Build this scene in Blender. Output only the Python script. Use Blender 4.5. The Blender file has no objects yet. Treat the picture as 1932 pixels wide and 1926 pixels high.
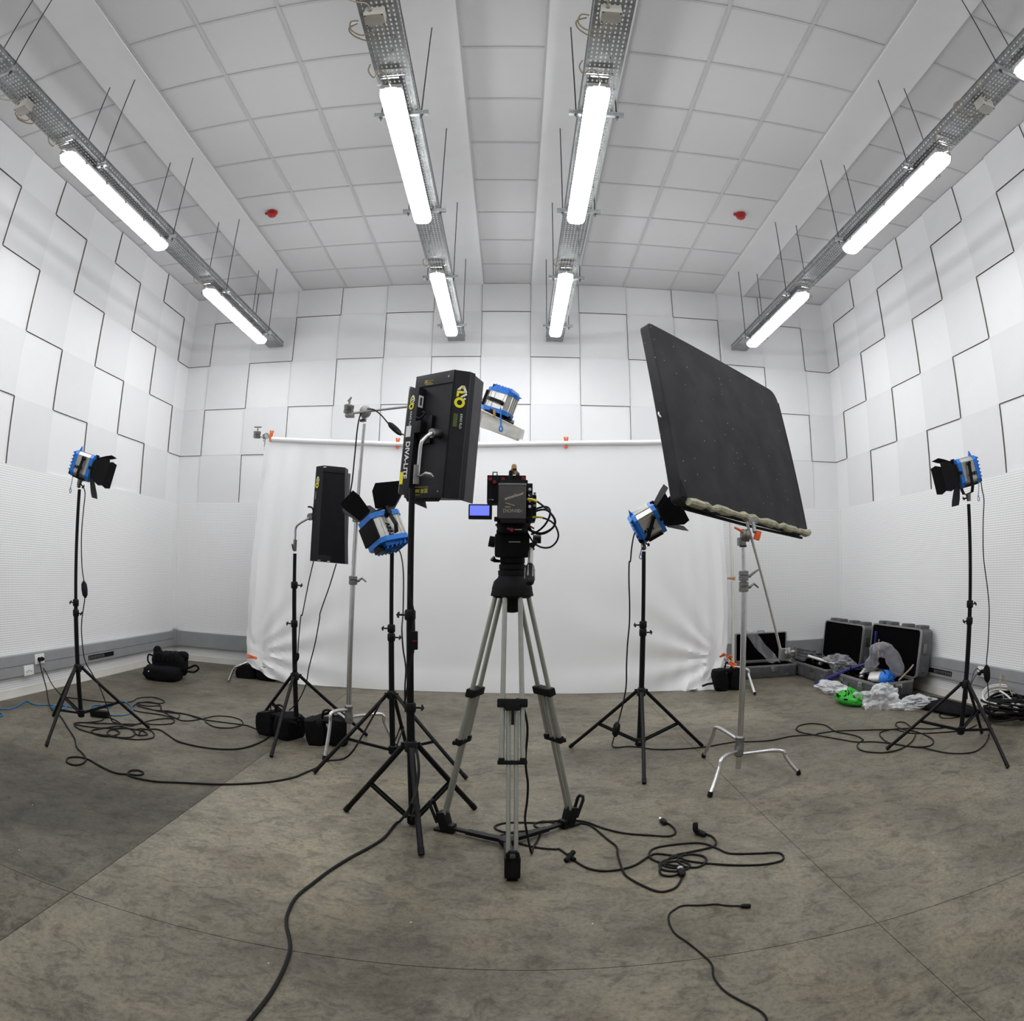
import bpy, bmesh, math, random
from mathutils import Vector as V, Matrix, noise
rnd = random.Random(7)
C = bpy.context.scene.collection
sc = bpy.context.scene

# ---------------------------------------------------------------- camera, world, exposure
CAM_H = 1.2897
cd = bpy.data.cameras.new('camera'); cam = bpy.data.objects.new('camera', cd); C.objects.link(cam); sc.camera = cam
cd.type = 'PANO'; cd.sensor_fit = 'HORIZONTAL'; cd.sensor_width = 36.0; cd.sensor_height = 36.0*1926/1932
cd.clip_start = .02; cd.clip_end = 60
pc = cd.cycles if hasattr(cd, 'cycles') and hasattr(cd.cycles, 'panorama_type') else cd
pc.panorama_type = 'FISHEYE_LENS_POLYNOMIAL'
pc.fisheye_fov = math.radians(180)
pc.fisheye_polynomial_k0 = 0.0
pc.fisheye_polynomial_k1 = -0.0437172
pc.fisheye_polynomial_k2 = 0.0
pc.fisheye_polynomial_k3 = -3.0205e-6
pc.fisheye_polynomial_k4 = 0.0
rx, fy, uz = V((.999952, .000531, .009805)), V((-.001393, .996112, .088086)), V((-.00972, -.088095, .996065))
cam.matrix_world = Matrix(((rx.x, uz.x, -fy.x, 0), (rx.y, uz.y, -fy.y, 0), (rx.z, uz.z, -fy.z, CAM_H), (0, 0, 0, 1)))
w = bpy.data.worlds.new('world'); sc.world = w; w.use_nodes = True
w.node_tree.nodes['Background'].inputs[0].default_value = (.02, .02, .022, 1)
sc.view_settings.view_transform = 'Standard'; sc.view_settings.look = 'None'
sc.view_settings.gamma = 1; sc.view_settings.use_curve_mapping = False
sc.view_settings.exposure = 0.84
LAMP = 17.0
sc.cycles.use_denoising = True
sc.cycles.adaptive_threshold = .03
sc.cycles.max_bounces = 7; sc.cycles.diffuse_bounces = 4; sc.cycles.transparent_max_bounces = 12

# ---------------------------------------------------------------- room numbers (metres)
XL, XR, D, HC, YF = -4.347, 4.178, 7.497, 4.787, -2.7
T = .597

# ---------------------------------------------------------------- materials
def nodes(m):
    m.use_nodes = True
    return m.node_tree, m.node_tree.nodes['Principled BSDF']
MATS = {}
def mat(name, col, rough=.5, metal=0.0, var=.08, scale=30.0, emit=0.0, bump=0.0, spec=.5):
    if name in MATS: return MATS[name]
    m = bpy.data.materials.new(name); nt, b = nodes(m)
    if len(col) == 3: col = (*col, 1)
    b.inputs['Roughness'].default_value = rough; b.inputs['Metallic'].default_value = metal
    b.inputs['Specular IOR Level'].default_value = spec
    tc = nt.nodes.new('ShaderNodeTexCoord'); nz = nt.nodes.new('ShaderNodeTexNoise')
    nz.inputs['Scale'].default_value = scale; nz.inputs['Detail'].default_value = 4
    nt.links.new(tc.outputs['Object'], nz.inputs['Vector'])
    mr = nt.nodes.new('ShaderNodeMapRange')
    mr.inputs['From Min'].default_value = .3; mr.inputs['From Max'].default_value = .7
    mr.inputs['To Min'].default_value = 1-var; mr.inputs['To Max'].default_value = 1+var
    nt.links.new(nz.outputs['Fac'], mr.inputs['Value'])
    vm = nt.nodes.new('ShaderNodeVectorMath'); vm.operation = 'SCALE'
    vm.inputs[0].default_value = col[:3]; nt.links.new(mr.outputs[0], vm.inputs['Scale'])
    nt.links.new(vm.outputs[0], b.inputs['Base Color'])
    if emit:
        b.inputs['Emission Color'].default_value = col; b.inputs['Emission Strength'].default_value = emit
    if bump:
        bp = nt.nodes.new('ShaderNodeBump'); bp.inputs['Strength'].default_value = bump; bp.inputs['Distance'].default_value = .003
        nt.links.new(nz.outputs['Fac'], bp.inputs['Height']); nt.links.new(bp.outputs[0], b.inputs['Normal'])
    MATS[name] = m; return m

BLACK = mat('black paint', (.0035, .0035, .0045), .42, 0, .2, spec=.22)
BLACKM = mat('matt black', (.004, .004, .005), .7, 0, .25, spec=.2)
RUBBER = mat('black rubber', (.006, .005, .005), .55, 0, .2, spec=.2)
BAGM = mat('black nylon', (.004, .004, .005), .85, 0, .3, 60, bump=.6, spec=.15)
KINO = mat('dark charcoal shell', (.009, .0095, .012), .5, 0, .25, 18, spec=.3)
KINOD = mat('charcoal barn door', (.035, .033, .037), .5, 0, .15, 14, spec=.3)
STEEL = mat('chromed steel', (.62, .61, .62), .22, 1, .06)
CAST = mat('cast grip head', (.25, .245, .235), .42, 1, .2, 50)
GALV = mat('galvanised steel', (.27, .28, .28), .58, .65, .22, 22)
ALU = mat('silver tripod tube', (.36, .37, .33), .38, .55, .05)
SILVER = mat('ribbed aluminium', (.6, .59, .56), .32, .75, .08)
BLUE = mat('bright blue paint', (.012, .17, .62), .38, 0, .1)
BLUED = mat('blue nylon cord', (.01, .12, .36), .5, 0, .1)
CBLUE = mat('light blue cable', (.015, .14, .30), .45, 0, .1)
ORANGE = mat('orange plastic', (.75, .12, .015), .4, 0, .1)
REDP = mat('red plastic', (.42, .012, .012), .35, 0, .1)
REDD = mat('dark red anodised', (.22, .008, .02), .35, .4, .1)
WHITEP = mat('white plastic', (.78, .78, .76), .4, 0, .03)
CREAM = mat('cream junction box plastic', (.5, .48, .43), .45, 0, .05)
BEIGEC = mat('beige cable sheath', (.35, .28, .2), .5, 0, .08)
WHITEL = mat('white lettering', (.8, .8, .8), .5, 0, .02)
YELL = mat('yellow lettering', (.82, .74, .02), .5, 0, .02)
YELLD = mat('dull yellow print', (.28, .24, .03), .6, 0, .5, 90)
GREYL = mat('grey lettering', (.35, .34, .28), .6, 0, .2, 90)
GREENL = mat('dark green print', (.06, .09, .01), .6, 0, .3, 90)
CARDB = mat('wooden peg', (.42, .23, .09), .6, 0, .2, 60)
CLEARW = mat('brushed panel', (.75, .75, .73), .4, 0, .02)
BATT = mat('dark grey battery shell', (.055, .052, .05), .42, 0, .12, 20)
YCAB = mat('yellow cable boot', (.62, .5, .02), .4, 0, .05)
LENS = mat('glass lens', (.25, .27, .28), .08, .2, .02)
TRUNK = mat('grey cable trunking', (.29, .295, .30), .5, 0, .06, 8)
TRUNKD = mat('dark joint', (.06, .06, .06), .6, 0, .05)
SKIRT = mat('painted wall strip', (.74, .72, .67), .6, 0, .04, 6)
CASEG = mat('grey moulded case', (.10, .103, .107), .5, 0, .15, 16, bump=.15)
CASEA = mat('case aluminium rim', (.34, .34, .32), .4, .6, .1)
FOAM = mat('black case foam', (.002, .002, .0025), .95, 0, .4, 50, bump=.8, spec=.05)
GREEN = mat('green net fabric', (.03, .42, .03), .55, 0, .2, 40)
NAVY = mat('dark blue tube', (.012, .012, .13), .35, 0, .1)
PANEL_R = mat('grey acoustic panel', (.735, .735, .745), .75, 0, .012, 5)
PANEL_F = mat('white acoustic panel', (.79, .79, .795), .72, 0, .01, 5)
PEDGE = mat('shadow gap olive edge', (.13, .12, .085), .8, 0, .1)
WALLM = mat('white wall paint', (.8, .8, .8), .7, 0, .01, 4)
TILE = mat('mineral ceiling tile', (.68, .675, .68), .85, 0, .025, 160, bump=.1)
TBAR = mat('ceiling grid metal', (.56, .56, .56), .5, 0, .02)
PLAST = mat('white plaster', (.84, .84, .84), .8, 0, .015, 4)
CEILM = mat('ceiling void', (.3, .3, .3), .9)
ROD = mat('threaded rod', (.06, .06, .075), .45, .5, .1)
LAMPB = mat('lamp housing grey', (.45, .45, .45), .45, 0, .05)
DIFF = mat('lit diffuser', (1, 1, 1), .4, 0, 0, emit=LAMP)
DIFF.node_tree.nodes['Principled BSDF'].inputs['Emission Color'].default_value = (.97, .985, 1, 1)
SCREEN = mat('lit blue screen', (.10, .13, .9), .3, 0, .05, 8, emit=.75)
CREAMT = mat('aged yellow tape', (.36, .34, .24), .6, 0, .3, 25, bump=.5)

def cloth_mat():
    m = bpy.data.materials.new('white backdrop cotton'); nt, b = nodes(m)
    b.inputs['Base Color'].default_value = (.93, .93, .935, 1); b.inputs['Roughness'].default_value = .8
    tr = nt.nodes.new('ShaderNodeBsdfTranslucent'); tr.inputs['Color'].default_value = (.85, .85, .86, 1)
    mx = nt.nodes.new('ShaderNodeMixShader'); mx.inputs[0].default_value = .10
    nt.links.new(b.outputs[0], mx.inputs[1]); nt.links.new(tr.outputs[0], mx.inputs[2])
    nt.links.new(mx.outputs[0], nt.nodes['Material Output'].inputs['Surface'])
    tc = nt.nodes.new('ShaderNodeTexCoord'); nz = nt.nodes.new('ShaderNodeTexNoise'); nz.inputs['Scale'].default_value = 3
    nz.inputs['Detail'].default_value = 3; nz.inputs['Distortion'].default_value = .6
    bp = nt.nodes.new('ShaderNodeBump'); bp.inputs['Strength'].default_value = .12; bp.inputs['Distance'].default_value = .02
    nt.links.new(tc.outputs['Object'], nz.inputs['Vector']); nt.links.new(nz.outputs['Fac'], bp.inputs['Height'])
    nt.links.new(bp.outputs[0], b.inputs['Normal'])
    return m
CLOTH = cloth_mat()

def plastic_mat(name, amt, tint=(.95, .96, .98)):
    m = bpy.data.materials.new(name); nt, b = nodes(m)
    b.inputs['Base Color'].default_value = (*tint, 1); b.inputs['Roughness'].default_value = .32
    tr = nt.nodes.new('ShaderNodeBsdfTransparent'); mx = nt.nodes.new('ShaderNodeMixShader')
    fr = nt.nodes.new('ShaderNodeLayerWeight'); fr.inputs['Blend'].default_value = .35
    tc = nt.nodes.new('ShaderNodeTexCoord'); nz = nt.nodes.new('ShaderNodeTexNoise'); nz.inputs['Scale'].default_value = 5
    nz.inputs['Detail'].default_value = 2; nz.inputs['Distortion'].default_value = 1.2
    nt.links.new(tc.outputs['Object'], nz.inputs['Vector'])
    a = nt.nodes.new('ShaderNodeMath'); a.operation = 'MULTIPLY_ADD'; a.inputs[1].default_value = .55
    nt.links.new(fr.outputs['Facing'], a.inputs[0])
    n2 = nt.nodes.new('ShaderNodeMapRange'); n2.inputs['From Min'].default_value = .45; n2.inputs['From Max'].default_value = .7
    n2.inputs['To Min'].default_value = amt; n2.inputs['To Max'].default_value = amt+.30
    nt.links.new(nz.outputs['Fac'], n2.inputs['Value']); nt.links.new(n2.outputs[0], a.inputs[2])
    cl = nt.nodes.new('ShaderNodeClamp'); nt.links.new(a.outputs[0], cl.inputs[0])
    nt.links.new(cl.outputs[0], mx.inputs[0]); nt.links.new(tr.outputs[0], mx.inputs[1]); nt.links.new(b.outputs[0], mx.inputs[2])
    nt.links.new(mx.outputs[0], nt.nodes['Material Output'].inputs['Surface'])
    MATS[name] = m; return m
CLEAR = plastic_mat('crumpled clear plastic', .16)
FROST = plastic_mat('frosted diffusion gel', .45, (.86, .85, .8))
GREYP = plastic_mat('grey translucent wrap', .22, (.4, .4, .43))

def dots_mat(name, axis):
    """white board drilled with small holes on a 20 mm square grid"""
    m = bpy.data.materials.new(name); nt, b = nodes(m); L = nt.links.new; N = nt.nodes.new
    b.inputs['Roughness'].default_value = .65
    tc = N('ShaderNodeTexCoord'); sp = N('ShaderNodeSeparateXYZ'); L(tc.outputs['Object'], sp.inputs[0])
    def frac(out):
        a = N('ShaderNodeMath'); a.operation = 'MULTIPLY'; a.inputs[1].default_value = 1/.020; L(out, a.inputs[0])
        f = N('ShaderNodeMath'); f.operation = 'FRACT'; L(a.outputs[0], f.inputs[0])
        s = N('ShaderNodeMath'); s.operation = 'SUBTRACT'; s.inputs[1].default_value = .5; L(f.outputs[0], s.inputs[0])
        q = N('ShaderNodeMath'); q.operation = 'MULTIPLY'; L(s.outputs[0], q.inputs[0]); L(s.outputs[0], q.inputs[1])
        return q.outputs[0]
    ad = N('ShaderNodeMath'); ad.operation = 'ADD'; L(frac(sp.outputs[axis]), ad.inputs[0]); L(frac(sp.outputs[2]), ad.inputs[1])
    lt = N('ShaderNodeMath'); lt.operation = 'LESS_THAN'; lt.inputs[1].default_value = .062; L(ad.outputs[0], lt.inputs[0])
    mx = N('ShaderNodeMix'); mx.data_type = 'RGBA'; mx.inputs['A'].default_value = (.88, .88, .88, 1); mx.inputs['B'].default_value = (.50, .50, .49, 1)
    L(lt.outputs[0], mx.inputs['Factor']); L(mx.outputs['Result'], b.inputs['Base Color'])
    bp = N('ShaderNodeBump'); bp.invert = True; bp.inputs['Strength'].default_value = .3; bp.inputs['Distance'].default_value = .002
    L(lt.outputs[0], bp.inputs['Height']); L(bp.outputs[0], b.inputs['Normal'])
    return m
PEGX, PEGY = dots_mat('perforated board back', 0), dots_mat('perforated board side', 1)

def floor_mat(name, tone, streak, seed, stains=()):
    m = bpy.data.materials.new(name); nt, b = nodes(m); L = nt.links.new; N = nt.nodes.new
    tc = N('ShaderNodeTexCoord'); mp = N('ShaderNodeMapping'); mp.inputs['Location'].default_value = (seed, seed*1.7, 0); L(tc.outputs['Object'], mp.inputs[0])
    def nz(scale, detail, dist=0, rough=.55, sx=1, sy=1):
        mm = N('ShaderNodeMapping'); mm.inputs['Scale'].default_value = (sx, sy, 1); L(mp.outputs[0], mm.inputs[0])
        n = N('ShaderNodeTexNoise'); n.inputs['Scale'].default_value = scale; n.inputs['Detail'].default_value = detail
        n.inputs['Distortion'].default_value = dist; n.inputs['Roughness'].default_value = rough; L(mm.outputs[0], n.inputs['Vector']); return n.outputs['Fac']
    def ramp(src, stops):
        r = N('ShaderNodeValToRGB'); e = r.color_ramp.elements
        e[0].position, e[0].color = stops[0][0], (*stops[0][1], 1); e[1].position, e[1].color = stops[-1][0], (*stops[-1][1], 1)
        for p, c in stops[1:-1]:
            k = e.new(p); k.color = (*c, 1)
        L(src, r.inputs[0]); return r.outputs[0]
    def mul(a, b_, f=1.0):
        x = N('ShaderNodeMix'); x.data_type = 'RGBA'; x.blend_type = 'MULTIPLY'; x.inputs['Factor'].default_value = f
        L(a, x.inputs['A']); L(b_, x.inputs['B']); return x.outputs['Result']
    t = tone
    big = ramp(nz(.8, 6, .4), [(.32, (t*.74, t*.665, t*.50)), (.5, (t*1.0, t*.90, t*.68)), (.68, (t*1.26, t*1.16, t*.91))])
    mid = ramp(nz(2.4, 10, .7, .68), [(.36, (.74, .71, .68)), (.5, (1, 1, 1)), (.64, (1.16, 1.12, 1.05))])
    st = ramp(nz(10, 10, 1.1, .74, .8, 1.1), [(.38, (1-streak*1.5, 1-streak*1.5, 1-streak*1.45)), (.5, (1, 1, 1)), (.62, (1.1, 1.1, 1.1))])
    fine = ramp(nz(48, 6, .3, .78), [(.34, (.66, .65, .64)), (.5, (1, 1, 1)), (.66, (1.2, 1.18, 1.14))])
    col = mul(mul(mul(big, mid), st), fine)
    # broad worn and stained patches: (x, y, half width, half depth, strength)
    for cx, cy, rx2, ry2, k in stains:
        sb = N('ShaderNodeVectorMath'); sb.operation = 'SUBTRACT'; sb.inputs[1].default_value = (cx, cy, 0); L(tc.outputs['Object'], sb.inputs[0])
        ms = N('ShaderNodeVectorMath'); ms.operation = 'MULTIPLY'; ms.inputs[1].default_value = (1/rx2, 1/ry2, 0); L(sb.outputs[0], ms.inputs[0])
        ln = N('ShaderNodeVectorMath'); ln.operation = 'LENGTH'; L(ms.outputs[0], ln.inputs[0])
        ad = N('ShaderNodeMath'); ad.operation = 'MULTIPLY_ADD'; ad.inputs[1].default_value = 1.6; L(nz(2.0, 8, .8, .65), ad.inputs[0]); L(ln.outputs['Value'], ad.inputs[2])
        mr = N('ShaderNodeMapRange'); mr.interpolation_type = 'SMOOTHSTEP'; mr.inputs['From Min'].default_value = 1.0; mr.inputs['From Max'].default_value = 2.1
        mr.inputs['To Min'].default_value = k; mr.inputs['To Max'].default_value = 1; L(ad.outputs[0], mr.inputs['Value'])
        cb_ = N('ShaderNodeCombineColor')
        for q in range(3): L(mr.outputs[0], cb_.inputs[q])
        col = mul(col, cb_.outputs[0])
    vo = N('ShaderNodeTexVoronoi'); vo.inputs['Scale'].default_value = 4.5; L(tc.outputs['Object'], vo.inputs['Vector'])
    lt = N('ShaderNodeMath'); lt.operation = 'LESS_THAN'; lt.inputs[1].default_value = .016; L(vo.outputs['Distance'], lt.inputs[0])
    mw = N('ShaderNodeMix'); mw.data_type = 'RGBA'; mw.inputs['B'].default_value = (.55, .55, .52, 1); L(lt.outputs[0], mw.inputs['Factor']); L(col, mw.inputs['A'])
    L(mw.outputs['Result'], b.inputs['Base Color'])
    rr = N('ShaderNodeMapRange'); rr.inputs['To Min'].default_value = .34; rr.inputs['To Max'].default_value = .62; L(nz(4, 6, .8), rr.inputs['Value'])
    L(rr.outputs[0], b.inputs['Roughness']); b.inputs['Specular IOR Level'].default_value = .22
    bp = N('ShaderNodeBump'); bp.inputs['Strength'].default_value = .12; bp.inputs['Distance'].default_value = .004
    L(nz(40, 6, .4), bp.inputs['Height']); L(bp.outputs[0], b.inputs['Normal'])
    return m

# ---------------------------------------------------------------- mesh building
class MB:
    def __init__(s, M=None): s.bm = bmesh.new(); s.M = M
    def _v(s, p):
        p = V(p); return s.bm.verts.new(s.M @ p if s.M else p)
    def face(s, vs, mi=0):
        try: f = s.bm.faces.new(vs); f.material_index = mi; return f
        except ValueError: return None
    def box(s, c, size, R=None, bev=0.0, mi=0, taper=1.0):
        c = V(c); h = V(size)/2; vs = []
        for z in (-1, 1):
            for x, y in ((-1, -1), (1, -1), (1, 1), (-1, 1)):
                k = taper if z > 0 else 1
                p = V((x*h.x*k, y*h.y*k, z*h.z)); vs.append(s._v(c + (R @ p if R else p)))
        q = [(3, 2, 1, 0), (4, 5, 6, 7), (0, 1, 5, 4), (1, 2, 6, 5), (2, 3, 7, 6), (3, 0, 4, 7)]
        fs = [s.face([vs[i] for i in f], mi) for f in q]
        if bev:
            es = list({e for f in fs for e in f.edges})
            r = bmesh.ops.bevel(s.bm, geom=es, offset=bev, segments=2, affect='EDGES', profile=.7)
            for f in r['faces']: f.material_index = mi
        return s
    def b2(s, x0, x1, y0, y1, z0, z1, bev=0.0, mi=0):
        return s.box(((x0+x1)/2, (y0+y1)/2, (z0+z1)/2), (abs(x1-x0), abs(y1-y0), abs(z1-z0)), None, bev, mi)
    def tube(s, pts, r, n=8, closed=False, mi=0, cap=True):
        pts = [V(p) for p in pts]; m = len(pts); rings = []
        up = None
        for i, p in enumerate(pts):
            if closed: t = pts[(i+1) % m]-pts[i-1]
            else: t = pts[min(i+1, m-1)]-pts[max(i-1, 0)]
            if t.length < 1e-9: t = V((0, 0, 1))
            t.normalize()
            if up is None: up = t.orthogonal().normalized()
            else:
                up = up - t*up.dot(t)
                up = up.normalized() if up.length > 1e-6 else t.orthogonal().normalized()
            sd = t.cross(up); rad = r[i] if isinstance(r, (list, tuple)) else r
            rings.append([s._v(p + (up*math.cos(a)+sd*math.sin(a))*rad) for a in (2*math.pi*k/n for k in range(n))])
        for i in range(m if closed else m-1):
            a, b = rings[i], rings[(i+1) % m]
            for k in range(n): s.face((a[k], a[(k+1) % n], b[(k+1) % n], b[k]), mi)
        if cap and not closed:
            s.face(rings[0][::-1], mi); s.face(rings[-1], mi)
        return s
    def cyl(s, p0, p1, r, r2=None, n=16, mi=0):
        return s.tube([p0, p1], [r, r if r2 is None else r2], n, mi=mi)
    def lathe(s, prof, o=(0, 0, 0), ax=(0, 0, 1), n=20, mi=0):
        ax = V(ax).normalized(); o = V(o); pts = [o+ax*h for r, h in prof]
        return s.tube2(pts, [r for r, h in prof], ax, n, mi)
    def tube2(s, pts, rs, ax, n, mi):
        up = ax.orthogonal().normalized(); sd = ax.cross(up)
        rings = [[s._v(p + (up*math.cos(2*math.pi*k/n)+sd*math.sin(2*math.pi*k/n))*max(r, 1e-4)) for k in range(n)] for p, r in zip(pts, rs)]
        for a, b in zip(rings, rings[1:]):
            for k in range(n): s.face((a[k], a[(k+1) % n], b[(k+1) % n], b[k]), mi)
        s.face(rings[0][::-1], mi); s.face(rings[-1], mi); return s
    def prism(s, poly, o, ux, uy, dv, mi=0):
        """poly in the plane (ux, uy) at o, pushed along dv"""
        o, ux, uy, dv = V(o), V(ux), V(uy), V(dv)
        a = [s._v(o+ux*x+uy*y) for x, y in poly]; b = [s._v(o+ux*x+uy*y+dv) for x, y in poly]
        s.face(a[::-1], mi); s.face(b, mi); n = len(poly)
        for i in range(n): s.face((a[i], a[(i+1) % n], b[(i+1) % n], b[i]), mi)
        return s
    def quad(s, pts, th, mi=0):
        """thick plate through four (or more) corner points"""
        pts = [V(p) for p in pts]; n = (pts[1]-pts[0]).cross(pts[-1]-pts[0]).normalized()*th
        a = [s._v(p-n/2) for p in pts]; b = [s._v(p+n/2) for p in pts]; k = len(pts)
        s.face(a[::-1], mi); s.face(b, mi)
        for i in range(k): s.face((a[i], a[(i+1) % k], b[(i+1) % k], b[i]), mi)
        return s
    def grid(s, rows, mi=0):
        g = [[s._v(p) for p in r] for r in rows]
        for a, b in zip(g, g[1:]):
            for i in range(len(a)-1): s.face((a[i], a[i+1], b[i+1], b[i]), mi)
        return s
    def ball(s, c, r, seg=12, sc_=(1, 1, 1), mi=0, fn=None):
        c = V(c); rings = []
        for j in range(seg//2+1):
            ph = math.pi*j/(seg//2); row = []
            for i in range(seg):
                th = 2*math.pi*i/seg
                d = V((math.sin(ph)*math.cos(th), math.sin(ph)*math.sin(th), math.cos(ph)))
                k = fn(d) if fn else 1
                row.append(s._v(c + V((d.x*sc_[0], d.y*sc_[1], d.z*sc_[2]))*r*k))
            rings.append(row)
        for a, b in zip(rings, rings[1:]):
            for i in range(seg): s.face((a[i], b[i], b[(i+1) % seg], a[(i+1) % seg]), mi)
        bmesh.ops.remove_doubles(s.bm, verts=[v for r_ in (rings[0], rings[-1]) for v in r_], dist=1e-6)
        return s
    def mesh(s, name, mats, off=(0, 0, 0), smooth=True, ang=38):
        off = V(off)
        bmesh.ops.recalc_face_normals(s.bm, faces=s.bm.faces)
        if off.length: bmesh.ops.translate(s.bm, vec=-off, verts=s.bm.verts)
        me = bpy.data.meshes.new(name); s.bm.to_mesh(me); s.bm.free()
        for m in (mats if isinstance(mats, (list, tuple)) else [mats]): me.materials.append(m)
        if smooth:
            me.shade_smooth(); me.set_sharp_from_angle(angle=math.radians(ang))
        return me

ORG = {}
def link(name, data, parent=None, org=None):
    o = bpy.data.objects.new(name, data); C.objects.link(o)
    if parent is not None:
        o.parent = parent; ORG[o.name] = ORG[parent.name]
    else:
        ORG[o.name] = V(org or (0, 0, 0)); o.location = ORG[o.name]
    return o
def islands(bm, gap=.004):
    """loose pieces of a bmesh, grouped where their boxes touch"""
    bm.verts.index_update(); seen = {}; isl = []
    for v0 in bm.verts:
        if v0 in seen: continue
        st = [v0]; seen[v0] = len(isl); vs = []
        while st:
            v = st.pop(); vs.append(v)
            for e in v.link_edges:
                u = e.other_vert(v)
                if u not in seen: seen[u] = len(isl); st.append(u)
        isl.append(vs)
    bx = [([min(v.co[k] for v in i)-gap/2 for k in range(3)], [max(v.co[k] for v in i)+gap/2 for k in range(3)]) for i in isl]
    grp = list(range(len(isl)))
    def f(i):
        while grp[i] != i: i = grp[i]
        return i
    for i in range(len(isl)):
        for j in range(i):
            if all(bx[i][0][k] <= bx[j][1][k] and bx[j][0][k] <= bx[i][1][k] for k in range(3)): grp[f(i)] = f(j)
    out = {}
    for i, vs in enumerate(isl): out.setdefault(f(i), []).extend(vs)
    return list(out.values())
def part(name, mb, mats, parent, label=None, smooth=True, ang=38, split=True):
    cl = islands(mb.bm) if split and len(mb.bm.verts) < 6000 else []
    if 1 < len(cl) <= 300:
        first = None
        for vs in cl:
            m2 = MB(); mp = {v: m2.bm.verts.new(v.co) for v in vs}
            for v in vs:
                for f in v.link_faces:
                    if f.verts[0] == v:
                        nf = m2.bm.faces.new([mp[u] for u in f.verts]); nf.material_index = f.material_index
            o = part(name, m2, mats, parent, label, smooth, ang, False); first = first or o
        mb.bm.free(); return first
    o = link(name, mb.mesh(name, mats, ORG[parent.name], smooth, ang), parent)
    if label: o['label'] = label
    return o
def thing(name, label, cat, loc, group=None):
    o = link(name, None, None, loc); o.empty_display_size = .1
    o['label'] = label; o['category'] = cat
    if group: o['group'] = group
    return o
def solo(name, mb, mats, label, cat, loc=(0, 0, 0), group=None, smooth=True):
    o = link(name, mb.mesh(name, mats, loc, smooth), None, loc); o['label'] = label; o['category'] = cat
    if group: o['group'] = group
    return o
def struct(name, mb, mats, parent=None, smooth=False, loc=(0, 0, 0), label=None):
    if parent is not None: return part(name, mb, mats, parent, label, smooth)
    o = link(name, mb.mesh(name, mats, loc, smooth), None, loc); o['kind'] = 'structure'
    if label: o['label'] = label
    return o
def copy_tree(o, parent=None):
    c = o.copy(); C.objects.link(c); ORG[c.name] = ORG[o.name].copy()
    if parent is not None: c.parent = parent
    for ch in list(o.children): copy_tree(ch, c)
    return c
def spline(pts, sub=6, closed=False):
    pts = [V(p) for p in pts]; n = len(pts); out = []
    for i in range(n if closed else n-1):
        if closed: p0, p1, p2, p3 = pts[i-1], pts[i], pts[(i+1) % n], pts[(i+2) % n]
        else: p0, p1, p2, p3 = pts[max(i-1, 0)], pts[i], pts[i+1], pts[min(i+2, n-1)]
        for k in range(sub):
            t = k/sub
            out.append(.5*((2*p1)+(p2-p0)*t+(2*p0-5*p1+4*p2-p3)*t*t+(3*p1-p0-3*p2+p3)*t**3))
    if not closed: out.append(pts[-1])
    return out
def frame(o, x, z):
    """matrix whose X axis is x, Z axis as near z as can be, at o"""
    x = V(x).normalized(); z = V(z); y = z.cross(x).normalized(); z = x.cross(y)
    return Matrix(((x.x, y.x, z.x, o[0]), (x.y, y.y, z.y, o[1]), (x.z, y.z, z.z, o[2]), (0, 0, 0, 1)))
def text(body, M, size, m, parent, name='lettering', ext=.0006, shear=0, bold=0):
    cu = bpy.data.curves.new(name, 'FONT'); cu.body = body; cu.size = size; cu.extrude = ext; cu.shear = shear
    cu.align_x = 'CENTER'; cu.align_y = 'CENTER'; cu.offset = bold; cu.resolution_u = 3; cu.materials.append(m)
    tmp = bpy.data.objects.new(name, cu); C.objects.link(tmp)
    dg = bpy.context.evaluated_depsgraph_get(); me = bpy.data.meshes.new_from_object(tmp.evaluated_get(dg))
    bpy.data.objects.remove(tmp)
    me.transform(Matrix.Translation(-ORG[parent.name]) @ M)
    if not me.materials: me.materials.append(m)
    return link(name, me, parent)

# ---------------------------------------------------------------- floor
fl = struct('floor', MB().b2(XL-.1, XR+.1, YF-.1, D+.1, -.12, -.003), mat('joint filler', (.17, .13, .08), .8))
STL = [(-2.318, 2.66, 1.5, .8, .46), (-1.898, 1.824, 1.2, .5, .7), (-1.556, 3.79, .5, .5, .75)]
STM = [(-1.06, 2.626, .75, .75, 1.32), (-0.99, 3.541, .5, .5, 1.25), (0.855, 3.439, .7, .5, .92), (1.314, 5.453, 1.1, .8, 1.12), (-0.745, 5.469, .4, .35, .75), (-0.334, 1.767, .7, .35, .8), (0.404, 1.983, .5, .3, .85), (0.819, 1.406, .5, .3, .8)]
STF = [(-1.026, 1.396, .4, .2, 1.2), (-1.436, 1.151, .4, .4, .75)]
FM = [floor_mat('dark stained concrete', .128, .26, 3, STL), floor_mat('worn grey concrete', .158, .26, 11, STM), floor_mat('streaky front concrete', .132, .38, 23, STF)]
g = .0018
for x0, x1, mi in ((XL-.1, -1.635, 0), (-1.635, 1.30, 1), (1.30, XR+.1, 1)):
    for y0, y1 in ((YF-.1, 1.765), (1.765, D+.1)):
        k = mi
        struct('floor_slab', MB().b2(x0+g, x1-g, y0+g, y1-g, -.003, 0), FM[k if not (mi == 0 and y1 < 2) else 2], fl)

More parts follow.
